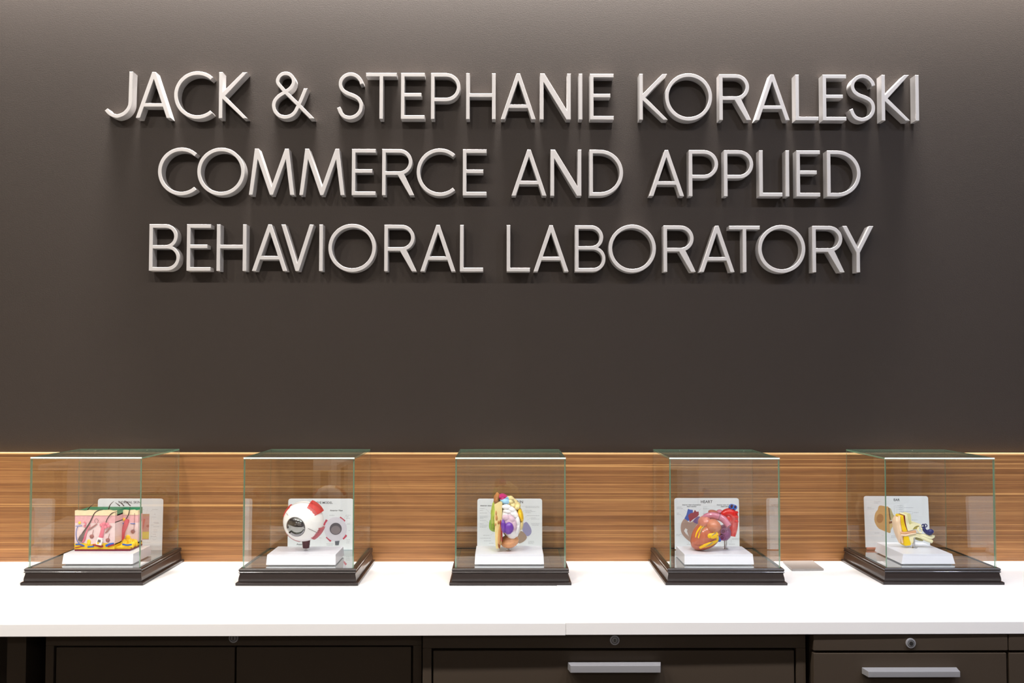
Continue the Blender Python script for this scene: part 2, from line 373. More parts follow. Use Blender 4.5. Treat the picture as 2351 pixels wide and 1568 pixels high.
# ------------------------------------------------------------------ wall letters
def arcp(cx, cy, rx, ry, a0, a1, n=16):
    return [(cx+rx*math.cos(R(a0+(a1-a0)*i/n)), cy+ry*math.sin(R(a0+(a1-a0)*i/n))) for i in range(n+1)]
ST = .077
def stroke(pts, wdt=ST, n=7):
    q = spline([(x, y, 0) for x, y in pts], n); L = []; Rr = []
    for i, p in enumerate(q):
        t = (q[min(i+1, len(q)-1)]-q[max(i-1, 0)]).normalized(); nn = Vector((-t.y, t.x, 0))*wdt/2
        L.append(((p+nn).x, (p+nn).y)); Rr.append(((p-nn).x, (p-nn).y))
    return L+Rr[::-1]
def glyph(ch):
    s = ST
    if ch == 'A':
        W_ = .751; k = W_/2-.037; b = .09
        return [[(0, 0), (b, 0), (b+k*.245, .245), (W_-b-k*.245, .245), (W_-b, 0), (W_, 0), (W_/2+.037, 1), (W_/2-.037, 1)],
                [(b+k*.32, .32), (W_-b-k*.32, .32), (W_/2, (W_/2-b)/k)]], W_
    if ch == 'V':
        W_ = .696; k = W_/2-.037; b = .088
        return [[(0, 1), (b, 1), (W_/2, 1-(W_/2-b)/k), (W_-b, 1), (W_, 1), (W_/2+.037, 0), (W_/2-.037, 0)]], W_
    if ch == 'Y':
        W_ = .67; h = s/2
        return [[(0, 1), (.093, 1), (W_/2, .525), (W_-.093, 1), (W_, 1), (W_/2+h, .425), (W_/2+h, 0), (W_/2-h, 0), (W_/2-h, .425)]], W_
    if ch == 'M':
        return [[(0, 0), (.08, 0), (.18, .77), (.447, 0), (.516, 0), (.783, .77), (.883, 0), (.963, 0), (.847, 1), (.765, 1), (.4815, .175), (.198, 1), (.116, 1)]], .963
    if ch == 'N':
        W_ = .664
        return [[(0, 0), (s, 0), (s, .81), (W_-.095, 0), (W_, 0), (W_, 1), (W_-s, 1), (W_-s, .19), (.095, 1), (0, 1)]], W_
    if ch == 'K':
        return [[(0, 0), (s, 0), (s, .42), (.52, 0), (.615, 0), (.135, .485), (.604, 1), (.505, 1), (s, .565), (s, 1), (0, 1)]], .615
    if ch == 'E':
        W_ = .512
        return [[(0, 0), (W_, 0), (W_, s), (s, s), (s, .486), (W_*.86, .486), (W_*.86, .562), (s, .562), (s, 1-s), (W_, 1-s), (W_, 1), (0, 1)]], W_
    if ch == 'L': return [[(0, 0), (.498, 0), (.498, s), (s, s), (s, 1), (0, 1)]], .498
    if ch == 'T': return [[(.33-s/2, 0), (.33+s/2, 0), (.33+s/2, 1-s), (.66, 1-s), (.66, 1), (0, 1), (0, 1-s), (.33-s/2, 1-s)]], .66
    if ch == 'H':
        W_ = .636
        return [[(0, 0), (s, 0), (s, .483), (W_-s, .483), (W_-s, 0), (W_, 0), (W_, 1), (W_-s, 1), (W_-s, .56), (s, .56), (s, 1), (0, 1)]], W_
    if ch == 'I': return [[(0, 0), (s, 0), (s, 1), (0, 1)]], s
    if ch == 'P':
        W_ = .636; r = .307; cx = W_-r; cy = 1-r
        return [[(0, 0), (s, 0), (s, 1-2*r)]+arcp(cx, cy, r, r, -90, 90)+[(0, 1)], [(s, 1-2*r+s)]+arcp(cx, cy, r-s, r-s, -90, 90)+[(s, 1-s)]], W_
    if ch == 'R':
        r = .28; cx = .37; cy = .72
        return [[(0, 0), (s, 0), (s, .44), (.335, .44), (.59, 0), (.69, 0)]+arcp(cx, cy, r, r, -68, 90)+[(0, 1)],
                [(s, .44+s)]+arcp(cx, cy, r-s, r-s, -90, 90)+[(s, 1-s)]], .69
    if ch == 'B':
        return [[(0, 0)]+arcp(.386, .274, .268, .274, -90, 65)+arcp(.3445, .7385, .2615, .2615, -55, 90)+[(0, 1)],
                [(s, .548)]+arcp(.3445, .737, .187, .187, -90, 90)+[(s, .924)], [(s, s)]+arcp(.386, .2765, .2, .2, -90, 90)+[(s, .477)]], .654
    if ch == 'D':
        W_ = .728
        return [[(0, 0)]+arcp(W_-.5, .5, .5, .5, -90, 90, 28)+[(0, 1)], [(s, s)]+arcp(W_-.5, .5, .5-s, .5-s, -90, 90, 28)+[(s, 1-s)]], W_
    if ch == 'O':
        return [arcp(.51, .5, .51, .518, 0, 360, 56)[:-1], arcp(.51, .5, .51-s, .518-s, 0, 360, 56)[:-1]], 1.02
    if ch == 'C':
        return [arcp(.5, .5, .5, .518, 49, 311, 44)+arcp(.5, .5, .5-s, .518-s, 311, 49, 44)], .828
    if ch == 'S':
        c = [(682, 460), (650, 365), (545, 252), (400, 204), (250, 248), (152, 355), (126, 480), (168, 605), (280, 698), (430, 757), (560, 822), (640, 910), (672, 1030), (650, 1170), (555, 1295), (395, 1357), (245, 1328), (148, 1240), (82, 1085)]
        return [stroke([((u-40)/1215, (1383-v)/1215) for u, v in c], n=4)], .558
    if ch == 'J':
        c = [(790, 126), (785, 400), (779, 700), (775, 950), (755, 1050), (700, 1150), (600, 1245), (450, 1302), (330, 1280), (230, 1220), (150, 1130)]
        return [stroke([((u-115)/1215, (1347-v)/1215) for u, v in c], n=4)], .59
    if ch == '&':
        return [[(.263, -.008), (.219, -.001), (.166, .016), (.137, .032), (.095, .064), (.06, .104), (.042, .131), (.02, .181), (.007, .231), (.002, .284), (.008, .334), (.021, .379), (.043, .422), (.071, .461), (.117, .508), (.153, .537), (.227, .587), (.124, .706), (.104, .733), (.091, .759), (.082, .79), (.08, .812), (.084, .848), (.097, .886), (.126, .938), (.156, .969), (.201, 1.0), (.255, 1.016), (.308, 1.018), (.361, 1.007), (.412, .98), (.456, .938), (.48, .903), (.5, .848), (.504, .805), (.496, .75), (.472, .695), (.438, .647), (.406, .613), (.348, .57), (.463, .457), (.565, .358), (.614, .468), (.687, .654), (.768, .654), (.698, .473), (.623, .301), (.917, .002), (.813, 0), (.589, .227), (.56, .165), (.53, .114), (.495, .074), (.472, .053), (.43, .027), (.381, .006), (.328, -.006)],
                [(.261, .069), (.217, .078), (.179, .095), (.147, .119), (.12, .15), (.099, .186), (.086, .224), (.079, .265), (.08, .303), (.092, .351), (.108, .383), (.14, .425), (.181, .463), (.23, .498), (.281, .529), (.317, .494), (.531, .284), (.481, .177), (.456, .143), (.427, .115), (.394, .094), (.339, .073), (.299, .067)],
                [(.294, .626), (.182, .754), (.161, .788), (.156, .812), (.167, .857), (.179, .881), (.197, .904), (.215, .919), (.243, .935), (.266, .941), (.29, .943), (.323, .939), (.345, .932), (.368, .919), (.387, .901), (.405, .879), (.417, .857), (.425, .831), (.428, .807), (.426, .783), (.419, .759), (.39, .708), (.356, .671)]], .915
LDEPTH = .032
GM = {}
def glyph_mesh(ch, cap):
    if ch in GM: return GM[ch]
    cont, wd = glyph(ch)
    cu = bpy.data.curves.new('glyph', 'CURVE'); cu.dimensions = '2D'; cu.fill_mode = 'BOTH'
    bv = .0006; cu.extrude = LDEPTH/2-bv; cu.bevel_depth = bv; cu.bevel_resolution = 0; cu.offset = -bv
    for c in cont:
        sp = cu.splines.new('POLY'); sp.points.add(len(c)-1); sp.use_cyclic_u = True
        for p, (x, y) in zip(sp.points, c): p.co = ((x-wd/2)*cap, y*cap, 0, 1)
    ob = bpy.data.objects.new('glyph', cu); COL.objects.link(ob)
    bpy.context.view_layer.update()
    dg = bpy.context.evaluated_depsgraph_get()
    me = bpy.data.meshes.new_from_object(ob.evaluated_get(dg)); bpy.data.objects.remove(ob); bpy.data.curves.remove(cu)
    me.transform(Matrix.Rotation(R(90), 4, 'X')); me.materials.clear(); me.materials.append(LETTER); me.name = 'sign_letter'
    me.shade_smooth(); me.set_sharp_from_angle(angle=R(28))
    GM[ch] = (me, wd); return GM[ch]
LY = WY-LDEPTH                    # front face depth
def ext(o, sc, lst): return [(ch, o+(a+b)/2/sc) for ch, a, b in lst]
ROWS = [
 ('top', (1156, 167.8), (1156, 274.2),
  [ext(220, 4.0534, [('J', 82, 343), ('A', 366, 708), ('C', 725, 1090), ('K', 1145, 1411)]), ext(220, 4.0534, [('&', 1640, 2032)]),
   ext(760, 3.457, [('S', 47, 254), ('T', 277, 520), ('E', 555, 743), ('P', 795, 1025), ('H', 1070, 1308), ('A', 1345, 1627), ('N', 1657, 1905), ('I', 1967, 1995), ('E', 2054, 2245)]),
   ext(1440, 3.3586, [('K', 93, 312), ('O', 288, 660), ('R', 706, 958), ('A', 982, 1255), ('L', 1295, 1476), ('E', 1505, 1692), ('S', 1712, 1912), ('K', 1957, 2183), ('I', 2221, 2251)])]),
 ('middle', (1156, 342.4), (1156, 449.6),
  [ext(340, 2.9388, [('C', 65, 328), ('O', 328, 655), ('M', 678, 988), ('M', 1018, 1328), ('E', 1372, 1537), ('R', 1577, 1797), ('C', 1813, 2070), ('E', 2122, 2285)]),
   ext(1150, 2.7659, [('A', 65, 292), ('N', 313, 514), ('D', 560, 778)]),
   ext(1150, 2.7659, [('A', 938, 1166), ('P', 1191, 1383), ('P', 1414, 1606), ('L', 1640, 1788), ('I', 1808, 1832), ('E', 1875, 2030), ('D', 2068, 2288)])]),
 ('bottom', (1156, 516.4), (1156, 623.6),
  [ext(320, 2.9025, [('B', 65, 268), ('E', 312, 478), ('H', 513, 714), ('A', 750, 986), ('V', 943, 1162), ('I', 1198, 1222), ('O', 1258, 1577), ('R', 1630, 1848), ('A', 1871, 2108), ('L', 2135, 2292)]),
   ext(1130, 2.6122, [('L', 85, 228), ('A', 245, 461), ('B', 497, 680), ('O', 696, 985), ('R', 1026, 1222), ('A', 1241, 1456), ('T', 1420, 1608), ('O', 1592, 1882), ('R', 1918, 2115), ('Y', 2100, 2290)])])]
ORD = ['first', 'second', 'third', 'fourth', 'fifth', 'sixth', 'seventh', 'eighth', 'ninth', 'tenth', 'eleventh']
for rn, tp, bt, words in ROWS:
    zt, zb = at(*tp, LY).z, at(*bt, LY).z; cap = .1205
    wi = 0
    for wd_ in words:
        amp = wd_[0][0] == '&'
        for li, (ch, px) in enumerate(wd_):
            me, gw = glyph_mesh(ch, cap)
            zm = (zt+zb)/2-cap/2
            o = bpy.data.objects.new('sign_letter', me); COL.objects.link(o)
            o.location = (at(px, (tp[1]+bt[1])/2, LY).x, WY-LDEPTH/2, zm)
            lab = "silver raised ampersand in the sign's top line" if amp else f"silver raised letter {ch}, {ORD[li]} letter of {ORD[wi]} word in sign's {rn} line"
            tag(o, lab, 'sign letter', 'raised silver wall letters')
        if not amp: wi += 1

# ------------------------------------------------------------------ display cases
HW, HB, GT, GB = .127, .1386, .2885, .035
TH = .0038
PROF = [(0, 0), (.0003, .0052), (-.0015, .0066), (-.0052, .0072), (-.0046, .0105), (-.0052, .016), (-.0066, .0215), (-.0072, .0258),
        (-.0056, .0268), (-.0046, .0284), (-.0056, .0300), (-.0068, .0306), (-.0052, .0318), (-.005, .0348), (-.0066, .0368), (-.0115, .0372)]
def make_case(x, y, a, label):
    e = empty('display_case', (x, y, 0), label, 'display case', 'glass display cases on the counter', (0, 0, a))
    vs = []; fs = []
    for dx, z in PROF:
        h = HB+dx; vs += [(-h, -h, z), (h, -h, z), (h, h, z), (-h, h, z)]
    n = len(PROF)
    for i in range(n-1):
        for k in range(4): fs.append((i*4+k, i*4+(k+1) % 4, (i+1)*4+(k+1) % 4, (i+1)*4+k))
    fs.append((3, 2, 1, 0))
    h = HW+.0006; b0 = len(vs); vs += [(-h, -h, .0372), (h, -h, .0372), (h, h, .0372), (-h, h, .0372), (-h, -h, .033), (h, -h, .033), (h, h, .033), (-h, h, .033)]
    t0 = (n-1)*4
    for k in range(4):
        fs.append((t0+k, t0+(k+1) % 4, b0+(k+1) % 4, b0+k)); fs.append((b0+k, b0+(k+1) % 4, b0+4+(k+1) % 4, b0+4+k))
    fs.append((b0+4, b0+5, b0+6, b0+7))
    MB().add(vs, fs).build('wooden_base', ESPRESSO, e, smooth=35)
    g = HW-TH-.0004
    MB().box(-g, g, -g, g, .0332, .036).build('mirror_floor', MIRROR, e, smooth=0)
    def pane(x0, x1, y0, y1, z0, z1, thin, bev=.0006, edge=GEDGE):
        vs = [(x0, y0, z0), (x1, y0, z0), (x1, y1, z0), (x0, y1, z0), (x0, y0, z1), (x1, y0, z1), (x1, y1, z1), (x0, y1, z1)]
        fc = [((0, 3, 2, 1), 2), ((4, 5, 6, 7), 2), ((0, 1, 5, 4), 1), ((1, 2, 6, 5), 0), ((2, 3, 7, 6), 1), ((3, 0, 4, 7), 0)]
        mb = MB()
        mb.add(vs, [f for f, ax in fc if ax == thin], 0); mb2 = [f for f, ax in fc if ax != thin]
        mb.f += mb2; mb.m += [0 if (thin == 0 and f == (2, 3, 7, 6)) else 2 if (thin == 2 and f == (0, 1, 5, 4)) else 1 for f in mb2]
        return mb.build('glass_pane', [GLASS, GEDGE, edge], e, bevel=bev, seg=4 if thin == 2 else 2, smooth=50)
    T = GT
    pane(-HW, HW, -HW, -HW+TH, .0335, T-TH-.0002, 1)
    pane(-HW, HW, HW-TH, HW, .0335, T-TH-.0002, 1)
    pane(-HW, -HW+TH, -HW+TH+.0002, HW-TH-.0002, .0335, T-TH-.0002, 0)
    pane(HW-TH, HW, -HW+TH+.0002, HW-TH-.0002, .0335, T-TH-.0002, 0)
    tp = pane(-HW, HW, -HW+.0019, HW, T-TH, T, 2, .0004)
    pr = [(.0019, 0)]+[(.0019-.0019*math.cos(R(t)), TH/2+TH/2*math.sin(R(t))) for t in range(-75, 76, 15)]+[(.0019, TH)]
    k_ = len(pr); MB().add([(sx_, -HW+a_, T-TH+b_) for sx_ in (-HW, HW) for a_, b_ in pr], [tuple(range(k_)), tuple(range(2*k_-1, k_-1, -1))]+[(i, i+1, i+1+k_, i+k_) for i in range(k_-1)]).build('polished_edge', TEDGE, tp, smooth=40)
    return e
CASES = [(-.97257, .0026, -.0021, 'glass case on dark wooden base holding the layered skin block model'),
         (-.48391, -.0022, -.0050, 'glass case on dark wooden base holding the white eyeball model'),
         (0, -.0009, .0020, 'glass case on dark wooden base holding the colourful half brain model'),
         (.49380, -.0016, -.0086, 'glass case on dark wooden base holding the red and brown heart model'),
         (.99220, .0021, -.0052, 'glass case on dark wooden base holding the yellow ear section model')]
for c in CASES: make_case(*c)
FZ = .036                         # mirror floor surface inside the cases
BT = .0610                        # top of the white model stands

def stand(parent, x0, x1, y0, y1, long_x=True):
    off = parent.location
    i1, i2 = (.0012, .0052) if long_x else (.0055, .0030)
    mb = MB(off); za, zb = FZ+.0022, BT
    vs = [(x0, y0, za), (x1, y0, za), (x1, y1, za), (x0, y1, za), (x0+i1, y0+i2, zb), (x1-i1, y0+i2, zb), (x1-i1, y1-i2, zb), (x0+i1, y1-i2, zb)]
    mb.add(vs, [(0, 3, 2, 1), (4, 5, 6, 7), (0, 1, 5, 4), (1, 2, 6, 5), (2, 3, 7, 6), (3, 0, 4, 7)]).build('stand', ACRY, parent, bevel=.0007)
    MB(off).box(x0+.006, x1-.006, y0+.006, y1-.006, FZ, FZ+.0024).build('stand_foot', mat('pale_grey_foot', (150, 150, 160), .6), parent)

# ------------------------------------------------------------------ cards
def text_mesh(body, size, x, z, y, align='CENTER', shear=0):
    cu = bpy.data.curves.new('t', 'FONT'); cu.body = body; cu.size = size; cu.align_x = align; cu.extrude = .00005; cu.shear = shear; cu.resolution_u = 3; cu.offset = size*.012
    ob = bpy.data.objects.new('t', cu); COL.objects.link(ob); bpy.context.view_layer.update()
    me = bpy.data.meshes.new_from_object(ob.evaluated_get(bpy.context.evaluated_depsgraph_get()))
    bpy.data.objects.remove(ob); bpy.data.curves.remove(cu)
    me.transform(Matrix.Translation((x, y, z)) @ Matrix.Rotation(R(90), 4, 'X'))
    return me
CW, CH = .1645, .1285
class Card:
    def __init__(s, x0, yb, title, lab, u0, u1, v0, sc, foot=.0, lean=.035, rz=0):
        s.e = empty('info_card', (x0+CW/2, yb, FZ+foot), lab, 'card', 'printed model cards', (-lean, 0, rz))
        s.u0 = u0; s.k = CW/(u1-u0); s.v0 = v0; s.lay = 0
        r = .006; pts = [(-CW/2, 0), (CW/2, 0)]+arcp(CW/2-r, CH-r, r, r, 0, 90, 6)+arcp(-CW/2+r, CH-r, r, r, 90, 180, 6)
        MB().prism(pts, -.0008, .0008).build('card_sheet', CARD, s.e, smooth=30)
        if foot:
            MB().box(-CW/2+.002, CW/2-.004, -.003, .003, -foot, 0).build('card_foot', mat('copper_brown_strip', (150, 92, 74), .4), s.e, bevel=foot*.3)
        if title:
            t = text_mesh(title[0], title[1], s.X(title[2]), s.Z(title[3]), -.00088)
            t.materials.clear(); t.materials.append(INK); o = bpy.data.objects.new('title_print', t); COL.objects.link(o); o.parent = s.e
    def X(s, u): return (u-s.u0)*s.k-CW/2
    def Z(s, v): return CH-(v-s.v0)*s.k
    def text(s, body, size, u, v, m=None, align='CENTER', shear=.2):
        t = text_mesh(body, size, s.X(u), s.Z(v), -.00088, align, shear); t.materials.clear(); t.materials.append(m or INK)
        o = bpy.data.objects.new('caption_print', t); COL.objects.link(o); o.parent = s.e
    def poly(s, name, pts, m, smooth_n=0):
        s.lay += 1; y = -.0008-.00012*s.lay
        p = [(s.X(u), s.Z(v)) for u, v in pts]
        if smooth_n:
            q = [(a, 0, b) for a, b in p]; c = spline(q[-2:]+q+q[:2], smooth_n); c = c[2*smooth_n:-(2*smooth_n)-smooth_n+0] if False else c[2*smooth_n:(2+len(q))*smooth_n]
            p = [(v.x, v.z) for v in c]
        MB().prism(p, y, -.0007).build(name, m, s.e, smooth=0)
    def lines(s, items, m=INKG, h=6):
        mb = MB()
        for u0, u1, v in items:       # rows of tiny illegible print: dashes of word length
            u = u0
            while u < u1-4:
                l = min(random.uniform(14, 46), u1-u)
                mb.box(s.X(u), s.X(u+l), -.00092, -.00075, s.Z(v+h/2), s.Z(v-h/2)); u += l+7
        mb.build('caption_lines', m, s.e, smooth=0)['kind'] = 'stuff'
    def leaders(s, items, m=INKG, wd=2.2):
        mb = MB()
        for a, b in items:
            p, q = Vector((s.X(a[0]), s.Z(a[1]))), Vector((s.X(b[0]), s.Z(b[1]))); d = (q-p).normalized(); n = Vector((-d.y, d.x))*wd*s.k/2
            mb.prism([tuple(p+n), tuple(q+n), tuple(q-n), tuple(p-n)], -.00090, -.00075)
        mb.build('leader_lines', m, s.e, smooth=0)['kind'] = 'stuff'
def ell(u, v, ru, rv, n=24, rot=0):
    return [(u+ru*math.cos(t)*math.cos(rot)-rv*math.sin(t)*math.sin(rot), v+ru*math.cos(t)*math.sin(rot)+rv*math.sin(t)*math.cos(rot)) for t in [2*math.pi*i/n for i in range(n)]]
PK = lambda n, c: mat('print_'+n, c, .5)

# skin card
k = Card(-1.0415, .104, ('NORMAL SKIN', .0085, 1380, 232), 'white printed card headed NORMAL SKIN behind the skin block', 775, 2020, 140, 8.254)
k.lines([(1600, 1665, 345), (1820, 1940, 348), (1850, 1885, 438), (1812, 1890, 490), (1850, 1940, 592), (1860, 1960, 608), (1810, 1860, 640), (1840, 1955, 672), (1850, 1920, 735), (1850, 1930, 770), (1840, 1900, 815), (1800, 1915, 858), (1840, 1900, 918), (1620, 1790, 968)])
k.leaders([((1800, 480), (1800, 915)), ((1775, 395), (1830, 345)), ((1730, 330), (1690, 480))])
k.poly('printed_skin', [(1480, 430), (1765, 430), (1765, 915), (1480, 915)], PK('pink', (176, 128, 124)))
k.poly('printed_skin_top', [(1480, 430), (1765, 430), (1765, 475), (1480, 475)], PK('tan', (172, 136, 112)))
k.poly('printed_fat', [(1480, 775), (1765, 765), (1765, 900), (1480, 900)], PK('ochre', (196, 176, 84)))
k.poly('printed_follicle', [(1655, 520), (1690, 530), (1650, 720), (1610, 740), (1610, 660)], PK('redpink', (176, 92, 92)))
k.poly('printed_gland', ell(1740, 660, 26, 26), PK('brownred', (150, 88, 82)))
# eye card
k = Card(-.5610, .104, ('FULL EYE MODEL', .0078, 1075, 275), 'white printed card headed FULL EYE MODEL behind the eyeball', 497, 1650, 185, 7.84)
k.text('Anterior View', .0055, 1350, 405); k.text('Posterior View', .0055, 775, 1000)
k.lines([(1230, 1320, 478), (1520, 1605, 478), (1530, 1580, 505), (1525, 1590, 532), (1550, 1605, 630), (1575, 1600, 745), (1535, 1600, 908), (1540, 1595, 935), (1535, 1600, 962), (1180, 1310, 978), (1190, 1300, 1002), (1050, 1100, 875)])
k.leaders([((1480, 560), (1520, 480)), ((1530, 640), (1550, 632))])
for i, (a, b) in enumerate((((1410, 520), (1500, 590)), ((1190, 560), (1140, 660)), ((1190, 850), (1270, 925)), ((1530, 820), (1470, 885)))):
    a = Vector(a); b = Vector(b); n = (b-a).orthogonal().normalized()*26
    k.poly('printed_muscle', [tuple(a+n), tuple(b+n), tuple(b-n), tuple(a-n)], PK('crimson', (178, 62, 82)))
k.poly('printed_eyeball', ell(1342, 720, 200, 212), PK('greywhite', (196, 192, 202)))
k.poly('printed_cornea', ell(1345, 715, 108, 106), PK('darkgrey', (88, 82, 88)))
k.poly('printed_iris', ell(1345, 735, 84, 74), PK('midgrey', (122, 112, 116)))
k.poly('printed_nerve', [(1335, 930), (1415, 925), (1400, 1000), (1340, 1000)], PK('slate', (88, 90, 98)))
k.poly('printed_band', [(1480, 1075), (1640, 1075), (1640, 1148), (1480, 1148)], PK('steel', (168, 178, 184)))
# brain card
k = Card(-.0822, .104, ('BRAIN', .0102, 850, 352), 'white printed card headed BRAIN behind the half brain', 130, 1290, 270, 7.84)
k.text('interior view', .0055, 282, 405)
k.lines([(990, 1240, 405), (990, 1240, 428), (990, 1105, 475), (990, 1165, 497), (990, 1090, 518), (1020, 1240, 570), (1095, 1180, 610), (1090, 1240, 632), (1095, 1240, 715), (1110, 1225, 740), (175, 260, 445), (175, 235, 480), (175, 300, 525), (175, 315, 577), (175, 315, 597), (175, 240, 615), (175, 280, 655), (175, 240, 715), (175, 310, 755), (175, 290, 775), (235, 355, 918), (175, 375, 967), (250, 375, 1015), (340, 430, 1058), (1040, 1140, 1025), (1035, 1145, 1045), (1040, 1130, 1066), (320, 440, 1105), (820, 1010, 1105)])
k.leaders([((280, 450), (365, 535)), ((320, 580), (372, 580)), ((280, 655), (335, 700)), ((200, 735), (330, 735)), ((925, 405), (985, 405)), ((940, 505), (985, 470)), ((985, 600), (1020, 570)), ((1020, 650), (1085, 612)), ((370, 920), (420, 870))])
k.poly('printed_frontal_lobe', [(345, 690), (370, 640), (520, 600), (560, 800), (440, 855), (370, 830), (340, 780)], PK('leaf', (136, 168, 70)), 3)
k.poly('printed_occipital_lobe', [(930, 760), (1000, 680), (1060, 740), (1098, 820), (1090, 890), (1030, 935), (960, 880)], PK('lavender', (138, 134, 168)), 3)
k.poly('printed_cerebellum', [(850, 920), (920, 840), (1010, 930), (1000, 990), (930, 1045), (860, 1050)], PK('umber', (150, 128, 112)), 3)
# heart card
k = Card(.4185, .104, ('HEART', .0098, 752, 222), 'white printed card headed HEART behind the heart model', 145, 1362, 130, 8.2524, foot=.0016)
k.text('Interior view of posterior', .0046, 468, 266); k.text('heart section', .0046, 468, 297); k.text('Interior view of anterior', .0046, 1110, 266); k.text('heart section', .0046, 1110, 297)
k.lines([(190, 280, 300), (190, 300, 325), (190, 240, 410), (190, 258, 433), (680, 800, 328), (680, 720, 422), (175, 275, 805), (175, 240, 828), (370, 440, 990), (1160, 1280, 985), (1220, 1340, 890)])
k.leaders([((310, 335), (370, 385)), ((262, 440), (300, 478)), ((605, 365), (650, 325)), ((275, 808), (300, 800)), ((1205, 900), (1205, 960)), ((400, 930), (400, 985))])
k.poly('printed_vena_cava', [(330, 510), (370, 440), (400, 330), (440, 345), (490, 350), (495, 420), (450, 520), (400, 560)], PK('royal', (62, 84, 158)))
k.poly('printed_aorta', [(400, 450), (450, 410), (500, 400), (530, 350), (560, 385), (600, 380), (605, 440), (570, 480), (500, 520), (430, 580)], PK('wine', (138, 52, 62)))
k.poly('printed_heart', [(262, 650), (285, 570), (340, 515), (420, 580), (520, 560), (640, 620), (640, 900), (520, 980), (400, 920), (300, 820), (265, 740)], PK('taupe', (156, 130, 118)), 3)
k.poly('printed_vein', [(490, 560), (560, 490), (610, 470), (645, 510), (620, 560), (590, 600), (545, 600)], PK('mauve', (104, 78, 124)), 2)
k.poly('printed_valve', [(320, 740), (350, 690), (390, 720), (375, 740), (410, 850), (360, 780), (380, 830)], PK('bone', (206, 204, 204)))
# ear card
k = Card(.9035, .1035, ('EAR', .0088, 690, 226), 'white printed card headed EAR behind the ear model', 90, 1270, 137, 7.84, foot=.0065, lean=.07)
k.lines([(275, 385, 238), (275, 350, 263), (145, 220, 342), (145, 272, 368), (700, 790, 313), (725, 790, 346), (720, 790, 378), (820, 990, 346), (760, 955, 415), (990, 1085, 435), (955, 1060, 566), (262, 350, 800), (400, 430, 850), (565, 655, 855), (560, 670, 878), (635, 690, 772)])
k.leaders([((800, 310), (800, 382)), ((975, 410), (975, 455)), ((640, 315), (700, 315)), ((640, 315), (640, 470)), ((660, 346), (720, 346)), ((685, 378), (720, 378)), ((685, 378), (685, 470)), ((730, 415), (760, 415)), ((730, 415), (730, 470)), ((730, 457), (975, 457)), ((612, 690), (612, 830)), ((335, 290), (350, 265))])
k.poly('printed_auricle', [(350, 330), (390, 305), (480, 325), (550, 350), (560, 600), (555, 790), (500, 790), (400, 750), (340, 720), (290, 650), (265, 560), (290, 440), (335, 385)], PK('caramel', (182, 142, 88)), 2)
k.poly('printed_concha', ell(370, 540, 62, 84, rot=.3), PK('brown', (152, 108, 64)))
k.poly('printed_bone', [(530, 345), (575, 360), (620, 480), (665, 500), (665, 560), (560, 575)], PK('olivebone', (168, 156, 112)))
k.poly('printed_strip', [(530, 345), (550, 350), (558, 480), (570, 570), (550, 560), (540, 470)], PK('darkbrown', (96, 66, 42)))
k.poly('printed_canal', [(530, 600), (655, 570), (665, 600), (540, 635)], PK('choc', (120, 76, 46)))
k.poly('printed_lower_bone', [(540, 640), (665, 605), (670, 670), (590, 690), (560, 740), (540, 790)], PK('sand', (190, 164, 110)))
k.poly('printed_cochlea', ell(726, 495, 46, 30, 20), PK('navy', (62, 66, 120)))
k.poly('printed_cochlea_gap', ell(722, 497, 28, 16, 20), CARD)

# ------------------------------------------------------------------ skin block model
def crop(o, s): return lambda u, v: (o[0]+u/s, o[1]+v/s)
C1, C2, C3, C4, C5 = crop((130, 1130), 8.254), crop((600, 1120), 7.84), crop((1080, 1110), 7.84), crop((1530, 1130), 8.2524), crop((1970, 1120), 7.84)
def P3(C, Y): return lambda u, v: at(*C(u, v), Y)

e = empty('skin_model', (-.958, -.03, FZ), 'layered skin block with hairs and follicles on a white stand', 'anatomical model', 'anatomical models in the glass cases')
stand(e, -1.0405, -.8762, -.0875, .030)
off = e.location
YF = -.047; YR = .0; YBK = .028
pf = P3(C1, YF); prr = P3(C1, YR)
xl, xr = pf(345, 600).x, pf(1400, 600).x; xs = pf(1105, 600).x
MAROON = mat('maroon_edge', (122, 38, 56), .4)
MB(off).box(pf(362, 1).x, xr+.001, YF-.0015, YBK, BT, pf(700, 1080).z).build('plate', MAROON, e, bevel=.001)
FAT = mat('yellow_fat', (244, 196, 40), .45, var=.10, vscale=160)
DER = mat('pale_pink_dermis', (232, 206, 208), .4, var=.04, vscale=120)
PAP = mat('pink_papillary_layer', (226, 170, 176), .4, var=.08, vscale=200)
CRM = mat('cream_epidermis', (250, 224, 186), .4, var=.05, vscale=150)
GRN = mat('green_cut_plate', (32, 132, 98), .3)
ROSE = mat('rose_follicle', (224, 118, 138), .35)
zpl = pf(700, 1080).z; zf = pf(700, 975).z; zd = pf(700, 560).z; zp = pf(700, 440).z; zt = pf(700, 352).z
def wav(x0, x1, z, amp, f, n=26, ph=0): return [(x0+(x1-x0)*i/n, z+amp*(math.sin(f*i/n+ph)+.5*math.sin(2.3*f*i/n+1+ph))) for i in range(n+1)]
def layer(name, m, x0, x1, zb, zt_, y0, y1, amp, f, ph=0):
    MB(off).prism([(x0, zb), (x1, zb)]+wav(x0, x1, zt_, amp, f, ph=ph)[::-1], y0, y1).build(name, m, e, smooth=30)
layer('fat_layer', FAT, xl, xs, zpl, zf, YF, YBK, .0011, 11)
layer('dermis_layer', DER, xl, xs, zf-.003, zd, YF+.0006, YBK, .0012, 17)
layer('papillary_layer', PAP, xl, xs, zd-.003, zp, YF+.0002, YBK, .0004, 9)
layer('epidermis_layer', CRM, xl, xs, zp, zt, YF-.0008, YF+.012, .0007, 16, 2)
